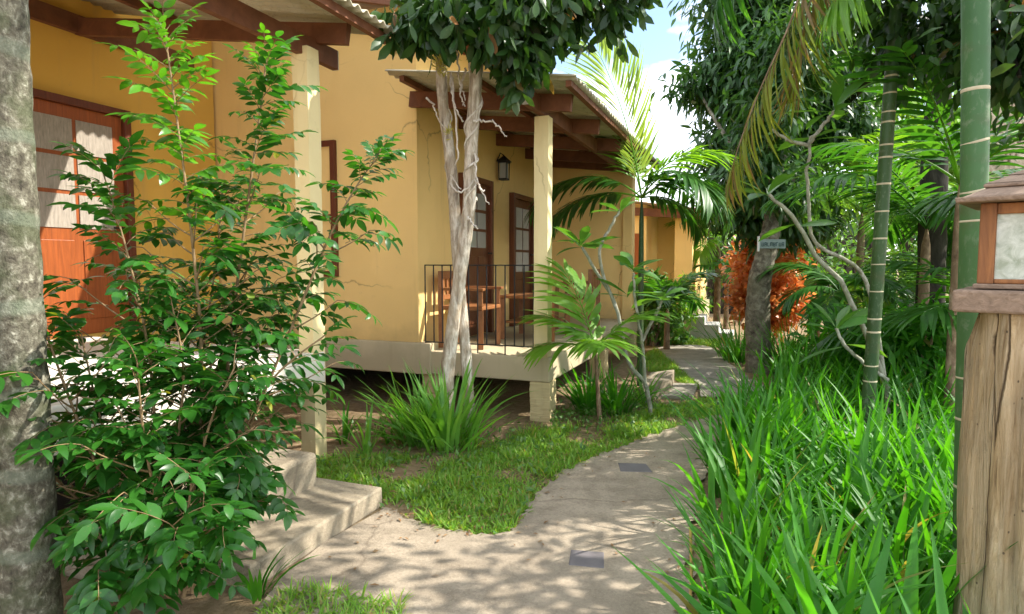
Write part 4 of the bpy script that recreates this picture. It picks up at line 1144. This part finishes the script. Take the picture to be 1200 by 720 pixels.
# plumerias
def plumeria(name, label, segs, tips, seed, stem_r=.02, L=.24, W=.065, group=None, nleaf=10):
    rng = np.random.default_rng(seed); b0 = np.array(at(*segs[0][0])); b0[2] = 0
    t = thing(name, label, 'plant', b0, group); m = MB()
    for sg in segs:
        P = spline([at(*q) for q in sg], 22); P[1:-1] += rng.normal(0, .004, (20, 3))
        if sg is segs[0]: P[0, 2] = -.01
        m.tube(P, np.linspace(stem_r, stem_r * .6, 22) if sg is segs[0] else np.linspace(stem_r * .75, stem_r * .5, 22), 9, 0, .06, rng)
    m.build('stem', M['greystem'], t)
    for (q, n, up) in tips:
        lv = Leaves(); c = at(*q)
        for k in range(n):
            az = k * 2.4 + rng.uniform(-.3, .3); d = azel(az, rng.uniform(-.15, .75) + up)
            lv.add(c + UP * rng.uniform(-.03, .01), d, perp_up(d, rng, .2), L * rng.uniform(.7, 1.15), W * rng.uniform(.8, 1.15), rng.uniform(.1, .7))
        lv.emit(MB_ := MB(), P_obov, 5, .22); MB_.build('leaf_rosette', M['plum'], t)
    return t
plumeria('plumeria', 'bare stemmed grey plumeria leaning out of the tall grass', [
    [(1043, 462, 4.9), (1030, 430, 4.9), (1005, 370, 4.9), (985, 330, 4.85), (955, 298, 4.8), (935, 262, 4.75), (915, 240, 4.7), (901, 228, 4.7)],
    [(1036, 440, 4.9), (1020, 345, 4.95), (1000, 310, 4.95), (955, 285, 4.9), (949, 250, 4.9), (947, 215, 4.9), (949, 170, 4.9), (952, 160, 4.9)],
    [(949, 168, 4.9), (962, 150, 4.88), (978, 130, 4.85)], [(949, 170, 4.9), (925, 165, 4.95), (905, 152, 5.0)],
    [(1040, 445, 4.9), (1015, 428, 4.8), (990, 405, 4.75), (980, 385, 4.75)]],
    [((978, 128, 4.85), 8, .15), ((900, 227, 4.7), 8, .1), ((955, 160, 4.9), 3, -.2), ((935, 262, 4.75), 2, -.2), ((980, 384, 4.75), 6, .2), ((992, 404, 4.75), 2, -.3)], 81, .022, .36, .11)
plumeria('plumeria', 'leafy young plumeria between the porch post and the feather palm', [
    [(762, 482, 6.0), (757, 452, 6.0), (735, 420, 5.95), (722, 360, 5.9), (700, 320, 5.85), (682, 290, 5.8)],
    [(757, 455, 6.0), (752, 400, 5.9), (744, 350, 5.85), (742, 320, 5.8)], [(722, 362, 5.9), (702, 300, 5.75), (718, 262, 5.75), (727, 246, 5.75)],
    [(752, 400, 5.9), (768, 370, 5.85), (776, 352, 5.85)]],
    [((681, 287, 5.8), 13, .1), ((742, 316, 5.8), 9, .0), ((727, 246, 5.75), 5, .2), ((776, 350, 5.85), 8, .1), ((735, 345, 5.8), 5, .2)], 82, .022, .34, .105)

# ------------------------------------------------------------------ orange croton
rng = np.random.default_rng(91); YC = 10.2
CR = thing('croton_bush', 'bright orange leaved bush behind the curved grey trunk', 'bush', (at(903, 390, YC)[0], YC, 0))
lv = Leaves(); m = MB(); bb = at(900, 392, YC); bb[2] = 0
for k in range(9): m.tube([bb + rng.normal(0, .05, 3) * np.array([1, 1, 0]), at(rng.uniform(870, 935), rng.uniform(300, 360), YC)], [.02, .008], 6)
m.build('stem', M['trunk_p'], CR)
crown(lv, rng, [(at(882, 312, YC), (.30, .36, .44)), (at(912, 300, YC), (.34, .36, .44)), (at(925, 352, YC), (.26, .3, .28)), (at(905, 360, YC), (.45, .35, .36)), (at(873, 358, YC), (.22, .25, .22))], 430, 10, .125, .075, .05, .10, .3, .9)
lv.emit(MB_ := MB(), P_ovate, 3, .2); MB_.build('foliage', M['croton'], CR)

# ------------------------------------------------------------------ trees behind
def tree(name, label, base, blobs, clumps, per, L, W, mat, seed, tr=.15, tmat=M['trunk_d'], droop=.4, spread=.2, limbs=7, shell=.4, prof=P_ovate, segs=2, group='trees behind the garden'):
    rng = np.random.default_rng(seed); t = thing(name, label, 'tree', base, group); m = MB()
    base = np.asarray(base, float); c0 = np.mean([b[0] for b in blobs], 0)
    fork = base * .45 + c0 * .55; fork[2] = max(.6, min(b[0][2] - b[1][2] * .6 for b in blobs))
    m.tube(spline([base, (base + fork) / 2 + rng.normal(0, .1, 3), fork], 16), np.linspace(tr * 1.2, tr * .8, 16), 10, 0, .08, rng)
    for k in range(limbs):
        c, r = blobs[k % len(blobs)]; e = np.asarray(c) + rng.normal(0, .45, 3) * np.asarray(r)
        m.tube(spline([fork, (fork + e) / 2 + rng.normal(0, .15, 3), e], 12), np.linspace(tr * .6, tr * .12, 12), 7, 0, .08, rng)
    m.build('trunk', tmat, t)
    lv = Leaves(); crown(lv, rng, blobs, clumps, per, L, W, droop, spread, shell)
    lv.emit(MB_ := MB(), prof, segs, .18); MB_.build('crown', mat, t)
    return t
Y = 19
tree('light_tree', 'sunlit yellow green tree seen between the two ringed palm trunks', (at(1065, 400, Y)[0], Y, 0), [
    (at(1060, 190, Y), (2.2, 1.6, 1.8)), (at(1100, 130, Y), (2.2, 1.6, 1.8)), (at(1010, 230, Y), (1.6, 1.4, 1.2)), (at(1140, 230, Y), (1.8, 1.4, 1.6)), (at(1000, 120, Y), (1.2, 1.2, 1.0))],
    520, 14, .34, .13, M['lighttree'], 102, .22, spread=.3)
Y = 16
tree('roof_tree', 'grey green tree showing above the corrugated porch roof', (at(432, 400, Y)[0], Y, 0), [(at(430, -10, Y), (1.3, 1.3, 1.1)), (at(395, -40, Y), (1.5, 1.3, 1.3)), (at(470, -20, Y), (1.1, 1.2, 1.2))], 260, 14, .22, .08, M['midtree'], 103, .2)
# shady tree whose boughs hang in at the upper corner, its trunk leaning behind the thick palm
Y = 6.6
tb = at(1085, 430, Y); tb[2] = 0
TS = thing('shade_tree', 'dark leaved shade tree with boughs hanging over the thick palm trunk', 'tree', tb, 'trees behind the garden')
rng = np.random.default_rng(104); m = MB()
P = spline([tb, at(1092, 300, Y), at(1097, 165, Y), at(1106, 60, Y), at(1125, -60, Y - .4)], 30)
m.tube(P, np.linspace(.14, .10, 30), 12, 0, .06, rng)
ends = [at(1070, 30, 4.6), at(1100, 50, 4.4), at(1170, 60, 4.0), at(1195, 90, 3.8), at(1040, 10, 4.8), at(1240, 60, 4.2), at(1180, 0, 3.7)]
for e in ends: m.tube(spline([P[-3], (P[-3] + e) / 2 + UP * .35, e], 12), np.linspace(.05, .012, 12), 6, 0, .08, rng)
m.tube(spline([at(1100, 100, Y), at(1050, 60, Y + 1), at(1000, 110, Y + 2.5), at(950, 150, Y + 4)], 20), np.linspace(.10, .07, 20), 9, 0, .08, rng)
m.build('trunk', M['trunk_d'], TS)
lv = Leaves()
crown(lv, rng, [(at(1075, 25, 4.6), (.32, .4, .30)), (at(1105, 55, 4.5), (.26, .35, .26)), (at(1062, 62, 4.7), (.16, .2, .16)), (at(1180, 40, 4.0), (.42, .4, .38)), (at(1196, 52, 3.9), (.22, .3, .18)), (at(1030, 0, 4.9), (.3, .35, .22)), (at(1240, 20, 4.2), (.6, .6, .6))], 250, 11, .13, .052, .9, .10, .25)
crown(lv, rng, [(np.array([2.75, 2.75, 3.9]), (.55, .6, .75)), (np.array([3.0, 2.0, 3.6]), (.6, .5, .6)), (np.array([3.25, 3.0, 2.75]), (.5, .42, .5))], 125, 11, .15, .06, .6, .2, .3)  # unseen boughs added to shade the lower shrub and front path
lv.emit(MB_ := MB(), P_ovate, 3, .2); MB_.build('crown', M['treeleaf'], TS)

# palms in the right middle distance
def fan(n, L, seed, el=(.5, 1.2), dr=(1.0, 1.7), ll=.5, lw=.04, nl=30, hang=.5):
    r = np.random.default_rng(seed)
    return [dict(az=2 * pi * k / n + r.uniform(-.3, .3), el=r.uniform(*el), L=L * r.uniform(.8, 1.1), droop=r.uniform(*dr), nl=nl, ll=ll, lw=lw, hang=hang) for k in range(n)]
def gpalm(px, ty, Y, label, n, L, seed, r0=.06, mats=None, ll=.5, tm=M['trunk_p'], lean=0, nl=30, lw=.045, **kw):
    tp = at(px, ty, Y); b0 = np.array([tp[0] + lean, Y, 0])
    palm('garden_palm', label, b0, tp, r0, mats or [M['palm'], M['palm']], fan(n, L, seed, ll=ll, nl=nl, lw=lw, **kw), seed, group='palms in the garden behind the grass bed', tmat=tm)
gpalm(1086, 268, 6.4, 'dark green palm with a brown trunk between the two ringed trunks', 12, 1.5, 111, .055, ll=.46)
gpalm(985, 345, 7.9, 'low dark palm behind the bare plumeria stems', 9, .95, 112, .05, ll=.36, el=(.3, 1.2))
gpalm(1010, 250, 9.5, 'palm with light spiky fronds behind the ringed leaning trunk', 10, 1.5, 113, .06, [M['palm_bright'], M['palm_bright']], ll=.5, el=(.6, 1.3))
gpalm(1185, 400, 5.6, 'palm behind the lamp roof with drooping dark fronds', 10, 1.5, 114, .06, ll=.5)
gpalm(1125, 215, 4.9, 'palm with one broad upright green frond behind the thick trunk', 8, 1.25, 115, .035, [M['palm'], M['palm_bright']], ll=.36, lw=.06, nl=16, el=(.7, 1.3), dr=(.5, 1.0))
gpalm(842, 285, 13.5, 'small slim twin palm standing in front of the board fence', 9, 1.1, 116, .07, [M['palm_bright'], M['palm_bright']], ll=.45, el=(.4, 1.3))
gpalm(852, 320, 13.2, 'shorter slim palm leaning beside the board fence', 7, .9, 117, .05, [M['palm'], M['palm_bright']], ll=.4, el=(.4, 1.3))
gpalm(782, 362, 10.6, 'low leafy palm hiding the corner of the distant bungalow', 9, 1.0, 118, .05, ll=.42, el=(.8, 1.4))
# leafy shrubs of the middle distance
def bush(px, py, Y, r, label, mat, seed, clumps=90, L=.16, W=.06, per=12):
    rng = np.random.default_rng(seed); c = at(px, py, Y); b0 = np.array([c[0], Y, 0])
    t = thing('leafy_bush', label, 'bush', b0, 'bushes behind the grass bed'); lv = Leaves(); m = MB()
    for k in range(6): m.tube([b0 + rng.normal(0, .06, 3) * np.array([1, 1, 0]), c + rng.normal(0, .4, 3) * np.array(r)], [.025, .008], 5)
    m.build('stem', M['trunk_p'], t)
    crown(lv, rng, [(c, r), (c + np.array([r[0] * .6, .1, -r[2] * .3]), tuple(x * .7 for x in r)), (c + np.array([-r[0] * .6, -.1, -r[2] * .35]), tuple(x * .7 for x in r))], clumps, per, L, W, .2, .12, .25)
    lv.emit(MB_ := MB(), P_ovate, 2, .2); MB_.build('foliage', mat, t)
bush(960, 300, 11.5, (.9, .7, .8), 'mid green bush right of the orange bush', M['midtree'], 121)
bush(1045, 330, 9.0, (.8, .7, .7), 'light green bush behind the leaning ringed trunk', M['lighttree'], 122)
bush(1110, 330, 8.4, (.8, .7, .8), 'green bush behind the two pale posts', M['midtree'], 123)
bush(1190, 250, 7.5, (.9, .7, 1.0), 'dark bush behind the frosted lamp', M['darktree'], 124)
bush(868, 300, 15.0, (1.0, .7, .9), 'dark bush in front of the board fence', M['darktree'], 125)
bush(775, 385, 11.4, (.45, .4, .30), 'low green bush at the foot of the distant bungalow', M['midtree'], 126, 60)
bush(765, 350, 11.2, (.28, .3, .5), 'upright green bush against the distant bungalow wall', M['midtree'], 129, 70)
bush(800, 355, 12.0, (.22, .3, .3), 'small light green bush at the corner of the distant bungalow', M['lighttree'], 130, 40)
bush(1080, 392, 6.0, (.5, .5, .30), 'low leafy green bush at the back of the grass bed', M['strap'], 127, 80, .2, .05)
bush(1010, 395, 6.8, (.5, .5, .3), 'low leafy green bush behind the plumeria foot', M['strap'], 128, 80, .2, .05)
# a far-off wood that reads as one mass
rng = np.random.default_rng(131); lv = Leaves()
bl = [(np.array([x, 32 + rng.uniform(-2, 3), rng.uniform(2.0, 4.5)]), (3.0, 2.0, 2.6)) for x in np.arange(8, 44, 2.6)] + [(np.array([x, 40., 3.0]), (3, 2, 2.5)) for x in np.arange(-30, 10, 3)]
crown(lv, rng, bl, 1100, 10, .6, .25, .3, .5, .3)
kind(lv.emit(MB(), P_ovate, 2, .2).build('distant_wood', M['midtree']), 'stuff')
# two pale posts and carved wall
for k, (px, lab) in enumerate(((1073, 'shorter narrow pale concrete post behind the grass bed'), (1093, 'taller pale concrete post nearest the thick palm trunk'))):
    c = at(px, 400, 6.9); f_ = Fr(c[0], c[1], .1); w = .06 if k == 0 else .09
    m = MB(); m.box(f_, -w, w, -.06, .06, 0, 1.5 - (352 - 308) / 730 * 6.9)
    tag(m.build('garden_post', M['pale_post'], None, (c[0], c[1], 0), bevel=.015), lab, 'post', 'pale posts behind the grass bed')
c = at(1215, 160, 7.4); f_ = Fr(c[0], c[1], -.15)
m = MB(); m.box(f_, -.55, 1.2, -.06, .06, 0, 3.55)
tag(m.build('carved_wall', M['carved'], None, (c[0], c[1], 0), bevel=.02), 'carved tan stone wall panel behind the lamp', 'wall')

for o in bpy.data.objects:
    if '_o' in o: del o['_o']
